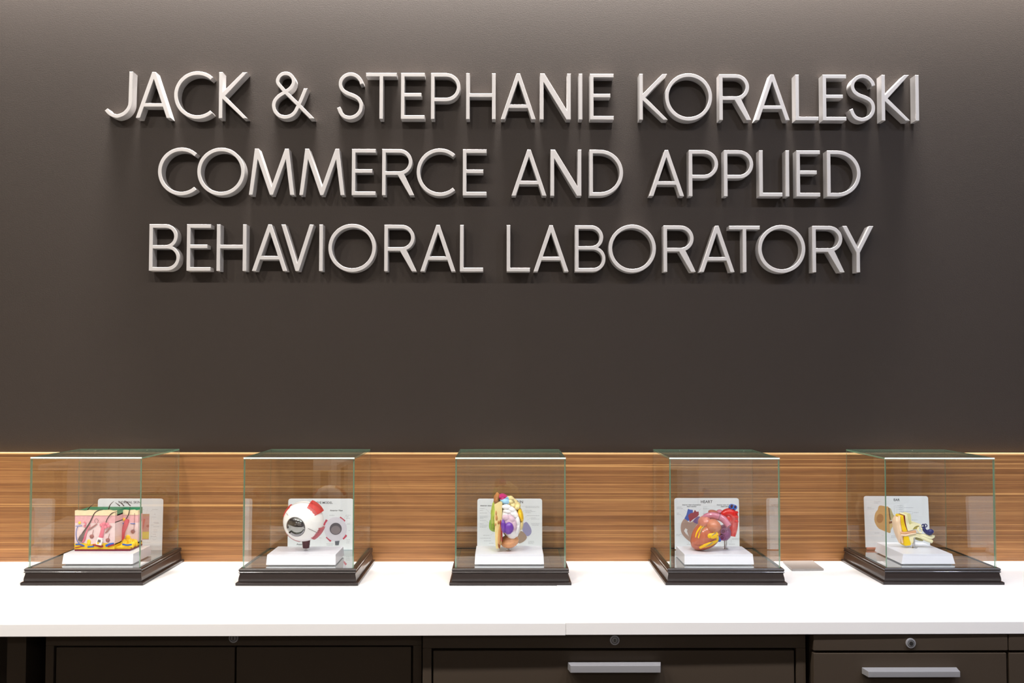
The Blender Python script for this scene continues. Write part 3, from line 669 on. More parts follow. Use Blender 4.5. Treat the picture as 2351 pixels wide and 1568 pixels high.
# stepped-back right portion
zf2 = prr(1300, 950).z; zd2 = prr(1300, 560).z; zp2 = prr(1300, 430).z; zt2 = prr(1300, 345).z
layer('fat_layer', FAT, xs, xr, zpl, zf2, YR, YBK, .0012, 9)
layer('dermis_layer', DER, xs, xr, zf2-.003, zd2, YR+.0006, YBK, .0008, 12)
layer('papillary_layer', PAP, xs, xr, zd2-.002, zp2, YR+.0002, YBK, .0005, 9)
layer('epidermis_layer', CRM, xs, xr, zp2, zt2, YR-.0008, YR+.010, .0007, 12, 1)
mb = MB(off)                                    # lumpy fat ledge in front of the step
for i in range(70):
    u = random.random(); vv = random.random()
    x = xs+(xr-xs)*(.03+.94*u); y = YF+.008+(YR-YF-.006)*vv
    hgt = .003+.013*vv**1.5+.003*random.random()
    mb.ball((x, y, zpl+hgt*.40), (.0048, .0048, hgt*.62), seg=8, rings=6)
mb.build('fat_ledge', FAT, e)
MB(off).box(xs, xr-.001, YF+.004, YR, zpl-.0005, zpl+.004).build('fat_ledge_floor', FAT, e)
zg = at(*C1(700, 300), -.01).z
MB(off).box(xl+.002, xs, YF+.012, YBK, zp-.003, zt-.0008).box(xs, xr-.0005, YR+.010, YBK, zp2-.003, zt-.0008).build('top_plate', GRN, e)
# follicles, hairs, glands and vessels
HAIR = mat('dark_hair', (66, 44, 40), .5); GRY = mat('taupe_root', (120, 104, 102), .45); GLD = mat('brown_gland', (164, 108, 104), .45)
BLU = mat('blue_vessel', (46, 98, 190), .35); REDV = mat('red_vessel', (176, 36, 60), .35); YEL = mat('yellow_corpuscle', (250, 208, 50), .4)
def onface(C, Y, pts, rad, name, m, n=8, flat=.5, dy=-.001):
    MB(off).tube([at(*C(u, v), Y)+Vector((0, dy, 0)) for u, v in spline2(pts)], interp(rad, len(pts)), n, flat=flat).build(name, m, e)
def spline2(pts): return [(v.x, v.z) for v in spline([(a, 0, b) for a, b in pts], 5)]
def interp(r, k):
    if not isinstance(r, (list, tuple)): return r
    n = (k-1)*5+1; o = []
    for i in range(n):
        t = i/(n-1)*(len(r)-1); a = int(min(t, len(r)-2)); o.append(r[a]+(r[a+1]-r[a])*(t-a))
    return o
onface(C1, YF, [(470, 860), (500, 780), (560, 690), (640, 560), (720, 400), (800, 345), (880, 325)], [.0022, .0022, .0016, .0012, .0010, .0005], 'hair_shaft', HAIR)
onface(C1, YF, [(450, 925), (480, 850), (530, 760), (600, 640)], [.0062, .0060, .0030, .0012], 'hair_root', GRY, flat=.35)
onface(C1, YF, [(480, 940), (520, 900), (570, 740), (640, 620)], [.003, .003, .002, .001], 'root_sheath', ROSE, flat=.3)
onface(C1, YF, [(800, 990), (835, 880), (865, 760), (890, 640), (905, 600)], [.0072, .0056, .0046, .0046, .006], 'follicle', ROSE, flat=.5)
mb = MB(off)
for u, v in ((850, 620), (900, 600), (960, 610), (930, 660), (985, 640)): mb.ball(at(*C1(u, v), YF)+Vector((0, -.001, 0)), (.0042, .003, .0042), seg=10, rings=7)
mb.build('sebaceous_gland', ROSE, e)
onface(C1, YF, [(940, 570), (975, 490), (1050, 400), (1160, 360)], [.001, .001, .0009, .0004], 'hair_shaft', HAIR, dy=-.002)
for pts in ([(770, 600), (640, 690), (590, 720)], [(1040, 640), (960, 740), (920, 770)]): onface(C1, YF, pts, [.0014, .002, .0008], 'muscle_strand', GLD)
MB(off).prism([(at(*C1(u, v), YF).x, at(*C1(u, v), YF).z) for u, v in ((800, 850), (882, 865), (890, 930), (860, 1000), (770, 985), (768, 930))], YF-.0075, YF).build('bulb_window', mat('white_bulb', (240, 236, 236), .4), e, bevel=.0004)
MB(off).prism([(at(*C1(u, v), YF).x, at(*C1(u, v), YF).z) for u, v in ((812, 885), (862, 895), (858, 940), (800, 935))], YF-.0079, YF).build('bulb_core', GRY, e)
MB(off).ball(at(*C1(810, 955), YF)+Vector((0, -.0075, 0)), (.0026, .0012, .0026), seg=10, rings=7).build('bulb_papilla', YEL, e)
for u, v, C, Y in ((665, 840, C1, YF), (970, 910, C1, YF), (1445, 745, C1, YR)):
    MB(off).ball(at(*C(u, v), Y), (.005, .002, .0048), seg=12, rings=8, noise=.12, freq=90).build('sweat_gland', GLD, e)
    onface(C, Y, [(u+10, v-30), (u+25, v-80), (u+35, v-130 if u < 1200 else v-350)], .0006, 'gland_duct', GLD, n=6)
for u, v, ru, rv, Y in ((610, 950, 36, 55, YF), (435, 580, 26, 26, YF), (1352, 865, 48, 58, YR), (1275, 515, 26, 34, YR)):
    MB(off).ball(at(*C1(u, v), Y), (ru*.000127, .002, rv*.000127), seg=14, rings=9).build('corpuscle', YEL, e)
onface(C1, YR, [(1215, 920), (1250, 760), (1300, 650), (1330, 560), (1345, 510)], [.0085, .0065, .0056, .0058, .0048], 'follicle', mat('red_follicle', (214, 84, 98), .35), flat=.6)
onface(C1, YR, [(1330, 500), (1375, 410), (1400, 280)], [.0013, .0011, .0006], 'hair_shaft', HAIR, dy=-.003)
onface(C1, YR, [(1130, 410), (1125, 600), (1105, 780), (1130, 900)], [.0008, .001, .003, .004], 'sweat_duct', GLD)
for pts, r, m, Y in (([(360, 990), (440, 985), (530, 1020)], .0016, BLU, YF), ([(590, 1035), (650, 1030), (710, 1022)], .0016, BLU, YF), ([(690, 995), (760, 1010), (850, 1035), (880, 1010)], .0017, REDV, YF),
                     ([(935, 1015), (1000, 990), (1085, 975)], .0027, BLU, YF), ([(975, 1030), (1040, 1005), (1095, 990)], .0016, REDV, YF-.001), ([(1250, 985), (1340, 1000), (1425, 990)], .0020, BLU, YF+.006),
                     ([(360, 640), (420, 640), (490, 632)], .0007, BLU, YF), ([(400, 650), (370, 760), (385, 900), (430, 970)], .0007, BLU, YF), ([(1140, 590), (1230, 592), (1290, 585)], .0011, BLU, YR), ([(1190, 600), (1180, 700), (1200, 770)], .0007, BLU, YR), ([(1400, 592), (1490, 595)], .0009, BLU, YR),
                     ([(520, 560), (560, 600), (520, 640), (570, 660)], .0014, ROSE, YF), ([(740, 580), (720, 530), (760, 500), (790, 540), (770, 580)], .0004, GRY, YF), ([(350, 1050), (430, 1035), (500, 1020)], .0009, REDV, YF)):
    onface(C1, Y, pts, r, 'vessel', m, n=7)
for (u0, v0), (u1, v1), (u2, v2), Y in (((570, 372), (620, 290), (705, 220), -.03), ((985, 325), (1015, 240), (1085, 170), -.03), ((1200, 262), (1165, 235), (1112, 195), .0), ((1278, 262), (1230, 215), (1168, 170), .0), ((1400, 260), (1350, 210), (1290, 158), .0)):
    MB(off).tube([at(*C1(a, b), Y) for a, b in spline2([(u0, v0), (u1, v1), (u2, v2)])], interp([.0013, .0011, .0004], 3), 7).build('hair', HAIR, e)

# ------------------------------------------------------------------ eye model
e = empty('eye_model', (-.4846, -.042, FZ), 'white eyeball with red muscles and dark glossy cornea on a white stand', 'anatomical model', 'anatomical models in the glass cases')
stand(e, -.5650, -.4040, -.0990, .0185)
off = e.location
EC = at(696.9, 1196.5, -.042); ER = .0474
SCL = mat('white_sclera', (250, 247, 246), .28, spec=.5)
MB(off).ball(EC, (ER, ER, ER), seg=56, rings=36).build('eyeball', SCL, e)
ax = Vector((-.235, -.955, -.172)).normalized()
qz = ax.to_track_quat('Z', 'Y').to_matrix()
cr = .0232; cd0 = math.sqrt(ER**2-cr**2)
CORN = mat('dark_cornea', (52, 46, 46), .04, spec=1.0, coat=1.0, ior=2.1)
prof = [(cr, 0)]+[(cr*math.cos(R(t)), .0125*math.sin(R(t))) for t in range(6, 91, 7)]
vs = []; fs = []; N = 40
for r_, z_ in prof:
    for j in range(N):
        t = 2*math.pi*j/N; vs.append(EC+ax*(cd0-.0004)+qz@Vector((r_*math.cos(t), r_*math.sin(t), z_)))
for i in range(len(prof)-1):
    for j in range(N): fs.append((i*N+j, i*N+(j+1) % N, (i+1)*N+(j+1) % N, (i+1)*N+j))
fs.append(tuple(range((len(prof)-1)*N, len(prof)*N)))
MB(off).add(vs, fs).build('cornea', CORN, e)
MB(off).ring(EC+ax*cd0, cr, .0007, ax, n=48).build('cornea_rim', mat('grey_rim', (120, 114, 116), .3), e)
MUS = mat('red_muscle', (206, 66, 62), .4); MUS2 = mat('pink_muscle', (196, 92, 102), .4)
def sph(th, ph, r):                 # th clock angle from up, ph polar angle from the viewer side
    return EC+Vector((math.sin(ph)*math.sin(th), -math.cos(ph), math.sin(ph)*math.cos(th)))*r
def patch(th0, th1, p0, p1, h0, h1, name, m, nt=8, np_=8, parent=None):
    vs = []; fs = []
    for i in range(np_+1):
        p = R(p0+(p1-p0)*i/np_); hh = h0+(h1-h0)*i/np_
        for j in range(nt+1):
            t = R(th0+(th1-th0)*j/nt); vs.append(sph(t, p, ER+hh))
    for i in range(np_+1):
        p = R(p0+(p1-p0)*i/np_)
        for j in range(nt+1):
            t = R(th0+(th1-th0)*j/nt); vs.append(sph(t, p, ER-.0008 if True else 0))
    W_ = nt+1; K = (np_+1)*W_
    for i in range(np_):
        for j in range(nt):
            a = i*W_+j; fs.append((a, a+1, a+W_+1, a+W_)); fs.append((K+a, K+a+W_, K+a+W_+1, K+a+1))
    for i in range(np_):
        for j in (0, nt):
            a = i*W_+j; fs.append((a, a+W_, K+a+W_, K+a))
    for j in range(nt):
        for i in (0, np_):
            a = i*W_+j; fs.append((a, a+1, K+a+1, K+a))
    return MB(off).add(vs, fs).build(name, m, parent or e, smooth=45)
for tc, hw, p0, pm, p1, m in ((42, 21, 50, 62, 104, MUS), (-58, 17, 70, 78, 112, MUS), (128, 21, 62, 72, 106, MUS2), (-146, 24, 74, 80, 112, MUS2)):
    mu = patch(tc-hw, tc+hw, pm, p1, .0012, .0058, 'muscle', m)
    n = 11; mbx = None
    for i in range(n):
        a = tc-hw+2*hw*i/n
        patch(a+.4, a+2*hw/n-.5, p0+random.uniform(0, 3), pm+.5, .0002, .0012, 'muscle_fibre', m, nt=1, np_=3, parent=mu)
MB(off).tube([sph(R(-58), R(62-3*i), ER+.0003) for i in range(6)], .00045, 6).build('nerve_line', GRY, e)
MB(off).tube([sph(R(118+i*.8), R(28+5.5*i), ER+.0004) for i in range(8)], .00045, 6).build('nerve_line', GRY, e)
sx = at(702.7, 1250, -.038)
NRV = mat('maroon_nerve', (86, 36, 44), .4)
zt_ = EC.z-ER
MB(off).lathe([(.0072, .0665), (.0078, .068), (.0094, zt_-.002), (.0098, zt_+.004), (.006, zt_+.005)], (sx.x, -.038, 0)).build('optic_nerve', NRV, e, smooth=50)
MB(off).lathe([(.0052, BT), (.0052, BT+.0008), (.0026, BT+.001), (.0026, .0668)], (sx.x, -.038, 0)).build('rod', CHROME, e)

# ------------------------------------------------------------------ brain model
e = empty('brain_model', (-.002, -.035, FZ), 'half brain with coloured lobes and purple core on a white stand', 'anatomical model', 'anatomical models in the glass cases')
stand(e, -.0828, .0787, -.0930, .026)
off = e.location
KB = .0001336
def lump(name, m, u, v, ru, rv, y, ry, rot=0, noise=.03, freq=70, seg=26, rings=18, ridge=None, C=C3, K=KB, parent=None):
    return MB(off).ball(at(*C(u, v), y), (ru*K, ry, rv*K), rot=Matrix.Rotation(R(rot), 3, 'Y'), seg=seg, rings=rings, noise=noise, freq=freq, ridge=ridge).build(name, m, parent or e, smooth=80)
CREAM = mat('cream_cortex', (240, 220, 158), .35, var=.05, vscale=120); LIME = mat('lime_lobe', (188, 210, 84), .35, var=.08, vscale=120)
lump('hemisphere', CREAM, 710, 600, 225, 380, -.028, .034, rot=-6, noise=.035, freq=120, seg=40, rings=30)
lump('frontal_lobe', LIME, 432, 520, 66, 225, -.012, .040, rot=4, noise=.05, freq=120, seg=30, rings=24)
lump('temporal_lobe', mat('leaf_green_lobe', (150, 180, 70), .35), 420, 740, 50, 110, -.004, .030, noise=.05)
lump('motor_strip', mat('brown_gyrus', (190, 124, 66), .35, var=.12, vscale=200), 476, 268, 56, 104, -.036, .030, rot=8, noise=.06, freq=120)
lump('sensory_strip', mat('magenta_gyrus', (196, 36, 116), .3), 585, 252, 92, 66, -.034, .032, rot=14, noise=.02)
lump('association_strip', mat('sky_blue_gyrus', (156, 208, 238), .3), 625, 300, 116, 74, -.040, .032, rot=12, noise=.03)
for u, v, ru, rv, rt in ((640, 335, 90, 55, 12), (720, 310, 62, 50, 20), (760, 375, 58, 50, 30), (840, 410, 50, 62, 40), (640, 400, 70, 46, 0)):
    lump('gyrus', CREAM, u, v, ru*1.25, rv*1.15, -.042, .024, rot=rt, noise=.05, freq=110, seg=18, rings=12)
WH = mat('white_matter', (246, 244, 246), .3)
lump('white_matter', WH, 725, 690, 168, 305, -.058, .018, rot=-8, noise=.02, seg=36, rings=24)
for u, v, ru, rv, rt in ((650, 420, 72, 40, 5), (740, 470, 66, 42, 25), (680, 500, 80, 36, 10), (800, 560, 46, 70, -20), (850, 680, 36, 90, -6), (845, 800, 34, 80, 12), (760, 545, 60, 40, 35), (640, 560, 50, 36, -10)):
    lump('white_fold', WH, u, v, ru*1.2, rv*1.2, -.066, .011, rot=rt, noise=.06, seg=18, rings=12)
MAU = mat('mauve_insula', (214, 184, 200), .35)
lump('insula', MAU, 705, 720, 118, 160, -.073, .011, rot=-16, noise=.04, freq=80)
for u, v, ru, rv, rt in ((640, 620, 62, 52, 10), (740, 650, 60, 50, 40), (780, 750, 42, 80, -15)): lump('insula_fold', MAU, u, v, ru*1.2, rv*1.2, -.076, .008, rot=rt, noise=.04, seg=18, rings=12)
PUR = mat('purple_core', (116, 66, 168), .3)
lump('core', PUR, 690, 805, 84, 108, -.082, .010, rot=8, noise=.02)
lump('core_ridge', PUR, 595, 770, 44, 118, -.082, .010, rot=-6, noise=.04, freq=120)
lump('parietal_patch', mat('golden_lobe', (250, 200, 20), .3), 900, 555, 50, 135, -.040, .030, rot=-14, noise=.02)
lump('occipital_rim', CREAM, 915, 730, 38, 105, -.036, .028, rot=6, noise=.05)
PEACH = mat('peach_cerebellum', (236, 172, 124), .4)
lump('cerebellum', PEACH, 705, 1035, 160, 112, -.036, .034, rot=-12, noise=.0, seg=40, rings=60, ridge=(16, .045))
pb = [(430, 380), (480, 340), (570, 320), (572, 480), (560, 640), (548, 800), (560, 950), (560, 1060), (530, 1130), (505, 1150), (470, 1160), (452, 1080), (446, 930), (440, 800), (432, 600), (440, 470)]
MB(off).prism([(at(*C3(u, v), -.055).x, at(*C3(u, v), -.055).z) for u, v in spline2(pb+pb[:1])[:-1]], -.066, .002).build('medial_section', CREAM, e, bevel=.0012, seg=2)
BRN = mat('tan_section', (206, 148, 88), .4)
for u, v, ru, rv in ((462, 530, 14, 42), (470, 620, 20, 50), (500, 700, 14, 34), (452, 740, 12, 24), (520, 700, 10, 26)): lump('nucleus', BRN, u, v, ru, rv, -.066, .003, noise=.05, seg=12, rings=8)
lump('brain_stem', mat('orange_stem', (220, 158, 100), .4), 528, 930, 34, 210, -.062, .012, rot=4, noise=.05, freq=140)
lump('brain_stem_groove', mat('russet_groove', (150, 84, 44), .45), 515, 1110, 20, 60, -.062, .010, rot=-8, noise=.03)
MB(off).tube([at(*C3(u, v), -.074) for u, v in spline2([(540, 660), (545, 760), (565, 860), (570, 960), (565, 1040)])], .0012, 8).build('plexus', REDV, e)
q = at(*C3(690, 1150), -.036)
MB(off).lathe([(.0062, BT), (.006, BT+.0012), (.0022, BT+.0014), (.0022, q.z+.006)], (q.x, -.036, 0)).build('rod', CHROME, e)

# ------------------------------------------------------------------ heart model
e = empty('heart_model', (.486, -.035, FZ), 'brown heart with red aorta and yellow fat on a white stand', 'anatomical model', 'anatomical models in the glass cases')
stand(e, .4050, .5672, -.0960, .0200)
off = e.location
KH = .0001265; HY = -.040
hp = P3(C4, HY)
VEN = mat('terracotta_muscle', (190, 104, 78), .28, coat=.3, var=.06, vscale=160)
VC = hp(745, 812); va, vb, vy = 345*KH, 245*KH, .036; vrot = Matrix.Rotation(R(-44), 3, 'Y')   # long axis down-left
def egg(p):
    t = p.x/va; k_ = 1+.16*t if t < 0 else 1+.10*t
    return Vector((p.x, p.y*k_, p.z*k_))
MB(off).ball(VC, (va, vy, vb), rot=vrot, seg=48, rings=32, fn=egg, noise=.006).build('ventricle', VEN, e, smooth=80)
def vsurf(u, v, lift=.0006):
    p = hp(u, v)-VC; q = vrot.transposed()@p; q.y = 0
    for _ in range(3):
        t = q.x/va; k_ = 1+.16*t if t < 0 else 1+.10*t
    d = max(0, 1-(q.x/va)**2-(q.z/(vb*k_))**2)
    return VC+vrot@Vector((q.x, -vy*k_*math.sqrt(d)-lift, q.z))
def hl(name, m, u, v, ru, rv, y, ry, rot=0, noise=.02, **kw): return lump(name, m, u, v, ru, rv, y, ry, rot, noise, C=C4, K=KH, **kw)
hl('auricle', mat('tan_auricle', (196, 116, 82), .28, coat=.3), 888, 638, 140, 128, -.062, .022, rot=25)
PINK = mat('mauve_artery', (190, 112, 136), .25, coat=.4)
hl('conus', mat('rose_conus', (196, 116, 98), .28, coat=.3), 720, 560, 110, 130, -.045, .026, rot=40)
def tubeuv(name, m, pts, rad, ys, cap=True, n=18, flat=1.0):
    k_ = len(pts); sp = spline([(pts[i][0], ys[i]*1e4, pts[i][1]) for i in range(k_)], 6)
    P = [at(*C4(v.x, v.z), v.y/1e4) for v in sp]
    nn = len(P); rr = [rad[min(int(i/(nn-1)*(k_-1)), k_-2)]+(rad[min(int(i/(nn-1)*(k_-1)), k_-2)+1]-rad[min(int(i/(nn-1)*(k_-1)), k_-2)])*(i/(nn-1)*(k_-1)-min(int(i/(nn-1)*(k_-1)), k_-2)) for i in range(nn)]
    return MB(off).tube(P, [r*KH for r in rr], n, cap, flat).build(name, m, e, smooth=60), P
hl('right_atrium', mat('russet_atrium', (172, 96, 80), .3, coat=.3), 900, 385, 110, 46, -.018, .018, rot=10)
hl('back_vessel', PINK, 1000, 375, 62, 44, -.02, .014, rot=-25)
_, pp = tubeuv('pulmonary_trunk', PINK, [(680, 540), (750, 470), (850, 440), (960, 460), (1080, 515), (1185, 640)], [50, 62, 60, 66, 64, 58], [-.045, -.050, -.054, -.058, -.062, -.070])
dr = (pp[-1]-pp[-3]).normalized()
MB(off).ring(pp[-1], 50*KH, 9*KH, dr, n=24).build('trunk_rim', PINK, e)
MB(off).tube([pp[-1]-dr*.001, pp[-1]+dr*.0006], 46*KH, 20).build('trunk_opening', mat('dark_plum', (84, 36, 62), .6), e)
MB(off).ring(pp[20], 66*KH, 3.5*KH, (pp[21]-pp[19]), n=26).build('trunk_seam', HAIR, e)
AOR = mat('bright_red_aorta', (214, 30, 26), .2, coat=.5)
tubeuv('aorta', AOR, [(1075, 480), (1105, 412), (1180, 390), (1248, 435), (1262, 560), (1256, 700), (1232, 825)], [62, 74, 88, 104, 96, 88, 76], [-.035, -.036, -.036, -.034, -.03, -.028, -.028])
hl('aortic_root', AOR, 1168, 500, 78, 120, -.030, .016, rot=-20)
for pts, r in (([(1290, 400), (1345, 378)], 30), ([(1300, 470), (1352, 470)], 30), ([(1300, 545), (1352, 560)], 32)): tubeuv('aortic_branch', AOR, pts, [r, r*.8], [-.04, -.046])
tubeuv('vena_cava', BLU, [(1235, 360), (1240, 320), (1248, 270)], [60, 70, 62], [-.02, -.022, -.028])
for u, v, r in ((1238, 272, 40), (1298, 285, 34)):
    p = at(*C4(u, v), -.038); MB(off).ring(p, r*KH, 12*KH, (0.1, -1, .25), n=22).build('vessel_rim', BLU, e)
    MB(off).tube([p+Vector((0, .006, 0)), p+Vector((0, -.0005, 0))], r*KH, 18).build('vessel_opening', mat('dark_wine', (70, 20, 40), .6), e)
ATR = mat('purple_atrium', (134, 66, 116), .28, coat=.3)
hl('left_atrium', ATR, 1090, 765, 128, 150, -.038, .028, rot=10)
for u, v, r in ((1078, 745, 46), (1052, 862, 42)):
    p = at(*C4(u, v), -.065); MB(off).ring(p, r*KH, 10*KH, (0.1, -1, 0), n=22).build('vein_rim', ATR, e)
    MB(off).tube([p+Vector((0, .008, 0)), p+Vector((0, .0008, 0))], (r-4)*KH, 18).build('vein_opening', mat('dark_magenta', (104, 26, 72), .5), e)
FATH = mat('heart_fat', (250, 200, 20), .35)
def onheart(pts, r, name, m, lift=.0004):
    MB(off).tube([vsurf(u, v, lift) for u, v in spline2(pts)], interp([x*KH*(1.35 if m is FATH else 1) for x in r], len(pts)), 9, flat=.45).build(name, m, e)
for pts, r in (([(520, 830), (550, 740), (610, 650), (680, 600), (740, 600)], [8, 14, 18, 26, 30]), ([(563, 835), (590, 750), (640, 660), (700, 610)], [10, 12, 14, 18]),
               ([(640, 620), (720, 570), (745, 550)], [24, 22, 10]), ([(740, 600), (800, 650), (850, 690), (890, 770)], [30, 26, 28, 34]), ([(890, 770), (820, 780), (760, 780), (755, 820)], [36, 40, 34, 14]),
               ([(895, 780), (915, 840), (900, 885), (830, 905), (740, 935), (650, 985), (600, 1025)], [22, 20, 22, 22, 22, 24, 18]), ([(880, 930), (780, 965), (690, 1000)], [8, 14, 10])): onheart(pts, r, 'fat_strip', FATH)
for pts in ([(590, 745), (640, 650), (730, 590), (760, 600)], [(870, 720), (800, 770), (795, 790)], [(820, 900), (740, 960), (690, 985)]): onheart(pts, [5, 6, 5, 3], 'coronary_vein', mat('steel_blue_vein', (96, 112, 160), .35), lift=.003)
onheart([(880, 530), (895, 640)], [1, 1], 'groove', HAIR)
onheart([(510, 975), (620, 965), (740, 920), (850, 850)], [3, 4, 4, 3], 'sulcus', mat('dark_terracotta', (120, 56, 44), .4))
tubeuv('coronary_sinus', BLU, [(965, 765), (980, 850), (1010, 915), (930, 915)], [18, 22, 26, 8], [-.066, -.066, -.064, -.062])
tubeuv('coronary_artery', AOR, [(932, 745), (938, 830), (945, 890)], [26, 22, 14], [-.062, -.064, -.062])
q = at(*C4(1122, 1060), -.03); qf = atz(*C4(1120, 1072), BT)
MB(off).lathe([(.0068, BT), (.0066, BT+.0012), (.0034, BT+.0015), (.0034, at(*C4(1122, 850), qf.y).z)], (qf.x, qf.y, 0)).build('rod', CHROME, e)

# ------------------------------------------------------------------ ear model
e = empty('ear_model', (.976, -.01, FZ), 'cut ear section with yellow fat and navy cochlea on a white stand', 'anatomical model', 'anatomical models in the glass cases')
stand(e, .9140, 1.0402, -.0900, .0715, long_x=False)
off = e.location
KE = .000136
qf = atz(*C5(1003, 1075), BT); EY = qf.y
BONE = mat('cream_bone', (250, 238, 194), .4, bump=(900, .5, .0006), var=.05, vscale=400)
SKN = mat('peach_skin', (250, 218, 186), .4); EFAT = mat('ear_yellow_fat', (246, 206, 16), .35)
def epoly(name, m, pts, y0, y1, sm=True, bev=.0008):
    pts = spline2(pts+pts[:1])[:-1] if sm else pts
    return MB(off).prism([(at(*C5(u, v), EY).x, at(*C5(u, v), EY).z) for u, v in pts], EY+y0, EY+y1).build(name, m, e, bevel=bev)
def et(name, m, pts, rad, dy=0, n=12, flat=1.0):
    return MB(off).tube([at(*C5(u, v), EY)+Vector((0, dy, 0)) for u, v in spline2(pts)], interp([r*KE for r in rad], len(pts)), n, flat=flat).build(name, m, e, smooth=60)
et('auricle', SKN, [(705, 520), (690, 600), (700, 700), (720, 800), (745, 890), (775, 1000)], [18, 30, 32, 30, 26, 10], dy=.008, flat=3.6, n=18)
et('auricle_fold', SKN, [(735, 500), (722, 600), (735, 720), (760, 840), (790, 990)], [22, 30, 36, 34, 14], dy=-.004, flat=1.4)
epoly('fat_slab', EFAT, [(735, 500), (782, 490), (800, 590), (830, 690), (858, 755), (772, 772), (748, 650)], -.012, .022)
epoly('cartilage_strip', mat('dark_red_strip', (126, 30, 14), .4), [(778, 492), (806, 490), (818, 600), (862, 755), (838, 735), (800, 620)], -.0126, .020)
epoly('upper_bone', BONE, [(806, 478), (840, 470), (860, 560), (890, 640), (940, 640), (1010, 618), (1080, 640), (1108, 685), (1040, 665), (975, 690), (940, 735), (870, 762), (848, 735), (818, 610)], -.013, .022)
epoly('upper_bone_side', mat('olive_bone', (222, 216, 160), .4), [(838, 470), (925, 463), (945, 600), (940, 640), (890, 636), (858, 560)], -.005, .020)
epoly('bone_cavity', mat('olive_cavity', (176, 164, 84), .45), [(945, 715), (1000, 672), (1060, 665), (1050, 720), (960, 740)], -.011, .018)
et('ear_canal', mat('tan_canal', (222, 168, 124), .35), [(735, 805), (830, 800), (920, 785), (1010, 772)], [34, 30, 26, 24], dy=-.009)
et('canal_floor', SKN, [(730, 835), (830, 838), (900, 818), (1005, 800)], [20, 18, 14, 10], dy=-.012)
epoly('lower_bone', BONE, [(740, 850), (860, 832), (1000, 815), (1120, 830), (1200, 860), (1190, 930), (1060, 890), (975, 880), (965, 960), (935, 1000), (895, 1000), (860, 870)], -.010, .020)
epoly('lower_fat', EFAT, [(790, 862), (865, 855), (890, 920), (915, 985), (905, 1015), (850, 1025), (805, 1018)], -.012, .016)
for pts, r in (([(1010, 830), (1150, 850), (1260, 890), (1335, 860)], [20, 34, 36, 26]), ([(1080, 860), (1200, 915), (1305, 960)], [26, 38, 30]), ([(1150, 830), (1260, 850), (1345, 865)], [16, 24, 22])): et('eustachian_tube', BONE, pts, r, dy=-.008)
et('underside', mat('olive_underside', (176, 172, 116), .45), [(1050, 915), (1120, 930), (1180, 945)], [22, 30, 18], dy=.004)
et('ossicle', BONE, [(1050, 690), (1035, 740), (1065, 785), (1105, 785)], [18, 20, 14, 10], dy=-.013)
et('ossicle_hammer', BONE, [(1075, 700), (1100, 720), (1110, 770)], [14, 18, 10], dy=-.012)
NAVY = mat('navy_cochlea', (44, 46, 104), .35)
et('cochlea', NAVY, [(1105, 705), (1150, 730), (1190, 775), (1250, 790), (1285, 800)], [14, 30, 34, 58, 40], dy=-.010, n=14)
MB(off).ball(at(*C5(1262, 770), EY)+Vector((0, -.013, 0)), (56*KE, .007, 44*KE), seg=18, rings=12).build('cochlea_turn', NAVY, e)
for u, v, r, nn in ((1140, 680, 34, (.3, -1, 0)), (1180, 668, 26, (-.6, -1, .2)), (1150, 712, 26, (.2, -.6, 1))):
    MB(off).ring(at(*C5(u, v), EY)+Vector((0, -.010, 0)), r*KE, 9*KE, nn, n=20).build('semicircular_canal', NAVY, e)
MB(off).lathe([(.0085, BT), (.0082, BT+.001), (.0032, BT+.0014), (.0032, at(*C5(1005, 850), EY).z)], (qf.x, EY, 0)).build('rod', CHROME, e)

# ------------------------------------------------------------------ flat grey plate on the counter
o = MB().slab([(.690, .018), (.7695, .022), (.7765, .124), (.697, .121)], .0004, .0052).build('plate', GREYPLATE, bevel=.0012)
o.name = 'flat_plate'; tag(o, 'flat grey metal plate lying on the counter right of the heart case', 'plate')

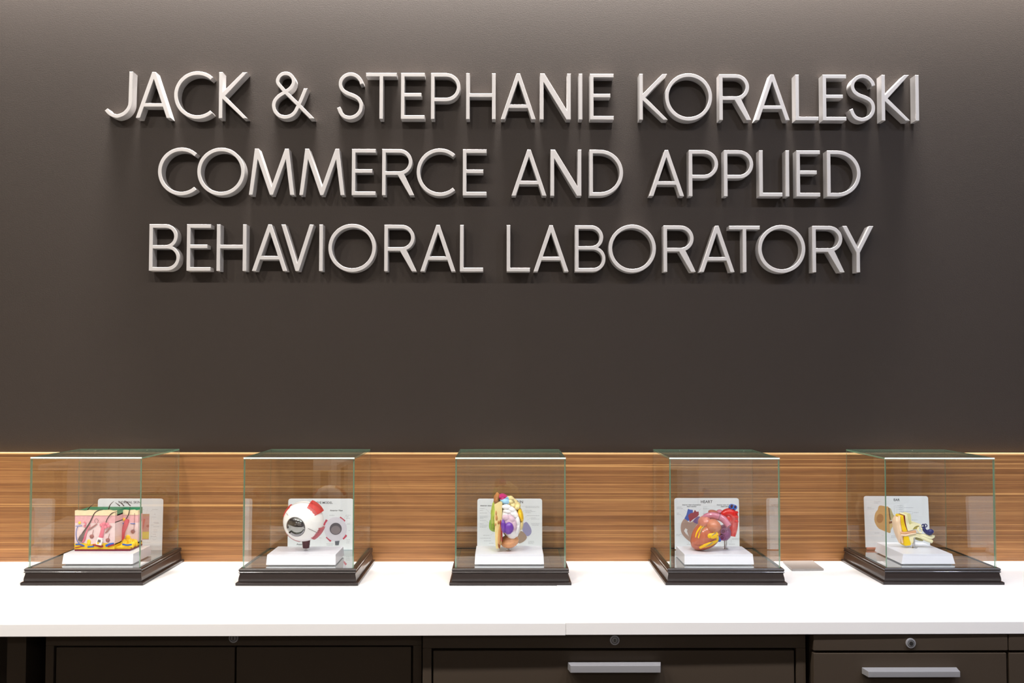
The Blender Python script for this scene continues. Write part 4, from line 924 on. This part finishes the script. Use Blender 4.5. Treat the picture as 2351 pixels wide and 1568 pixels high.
# ------------------------------------------------------------------ room furniture behind the camera (seen as reflections)
WTAB = mat('white_table_top', (232, 228, 222), .45); LEGM = mat('grey_table_leg', (120, 118, 116), .4, metal=.6)
for i, (x, y, lab) in enumerate(((-1.75, -3.5, 'white meeting table by the warm side wall'), (1.6, -3.6, 'white meeting table by the cool side wall'))):
    t = empty('meeting_table', (x, y, FLOOR), lab, 'table')
    MB().box(-.8, .8, -.38, .38, .70, .73).build('table_top', WTAB, t, bevel=.003)
    for sx_ in (-.72, .72):
        for sy_ in (-.31, .31): MB().tube([(sx_, sy_, 0), (sx_, sy_, .70)], .022, 12).build('leg', LEGM, t)
def chair(x, y, rz, m, lab):
    c_ = empty('side_chair', (x, y, FLOOR), lab, 'chair', None, (0, 0, rz))
    MB().box(-.23, .23, -.22, .22, .42, .47).build('seat', m, c_, bevel=.02)
    MB().box(-.22, .22, .19, .23, .52, .88).build('backrest', m, c_, bevel=.015)
    for sx_ in (-.2, .2):
        for sy_ in (-.19, .19): MB().tube([(sx_, sy_, 0), (sx_, sy_, .42)], .012, 10).build('leg', LEGM, c_)
        MB().tube([(sx_*.9, .2, .42), (sx_*.9, .21, .56)], .012, 10).build('back_post', LEGM, c_)
IV = mat('ivory_upholstery', (226, 218, 208), .7); DK = mat('charcoal_upholstery', (60, 56, 54), .7)
chair(-2.1, -2.85, 3.0, IV, 'ivory chair facing the table by the warm side wall'); chair(-1.3, -2.75, 3.4, DK, 'charcoal chair facing the table by the warm side wall')
chair(1.2, -2.85, 3.1, IV, 'ivory chair facing the table by the cool side wall'); chair(2.0, -2.9, 2.9, DK, 'charcoal chair facing the table by the cool side wall')
t = empty('low_credenza', (0, -5.6, FLOOR), 'long white and ivory credenza against the far wall', 'cabinet')
MB().box(-1.6, 1.6, -.25, .25, .08, .72).build('body', IV, t, bevel=.004)
MB().box(-1.65, 1.65, -.27, .27, .72, .76).build('top', WTAB, t, bevel=.004)
for i in range(4): MB().box(-1.58+i*.79, -.81+i*.79, .25, .268, .12, .70).build('door', WTAB if i % 2 else IV, t, bevel=.003)
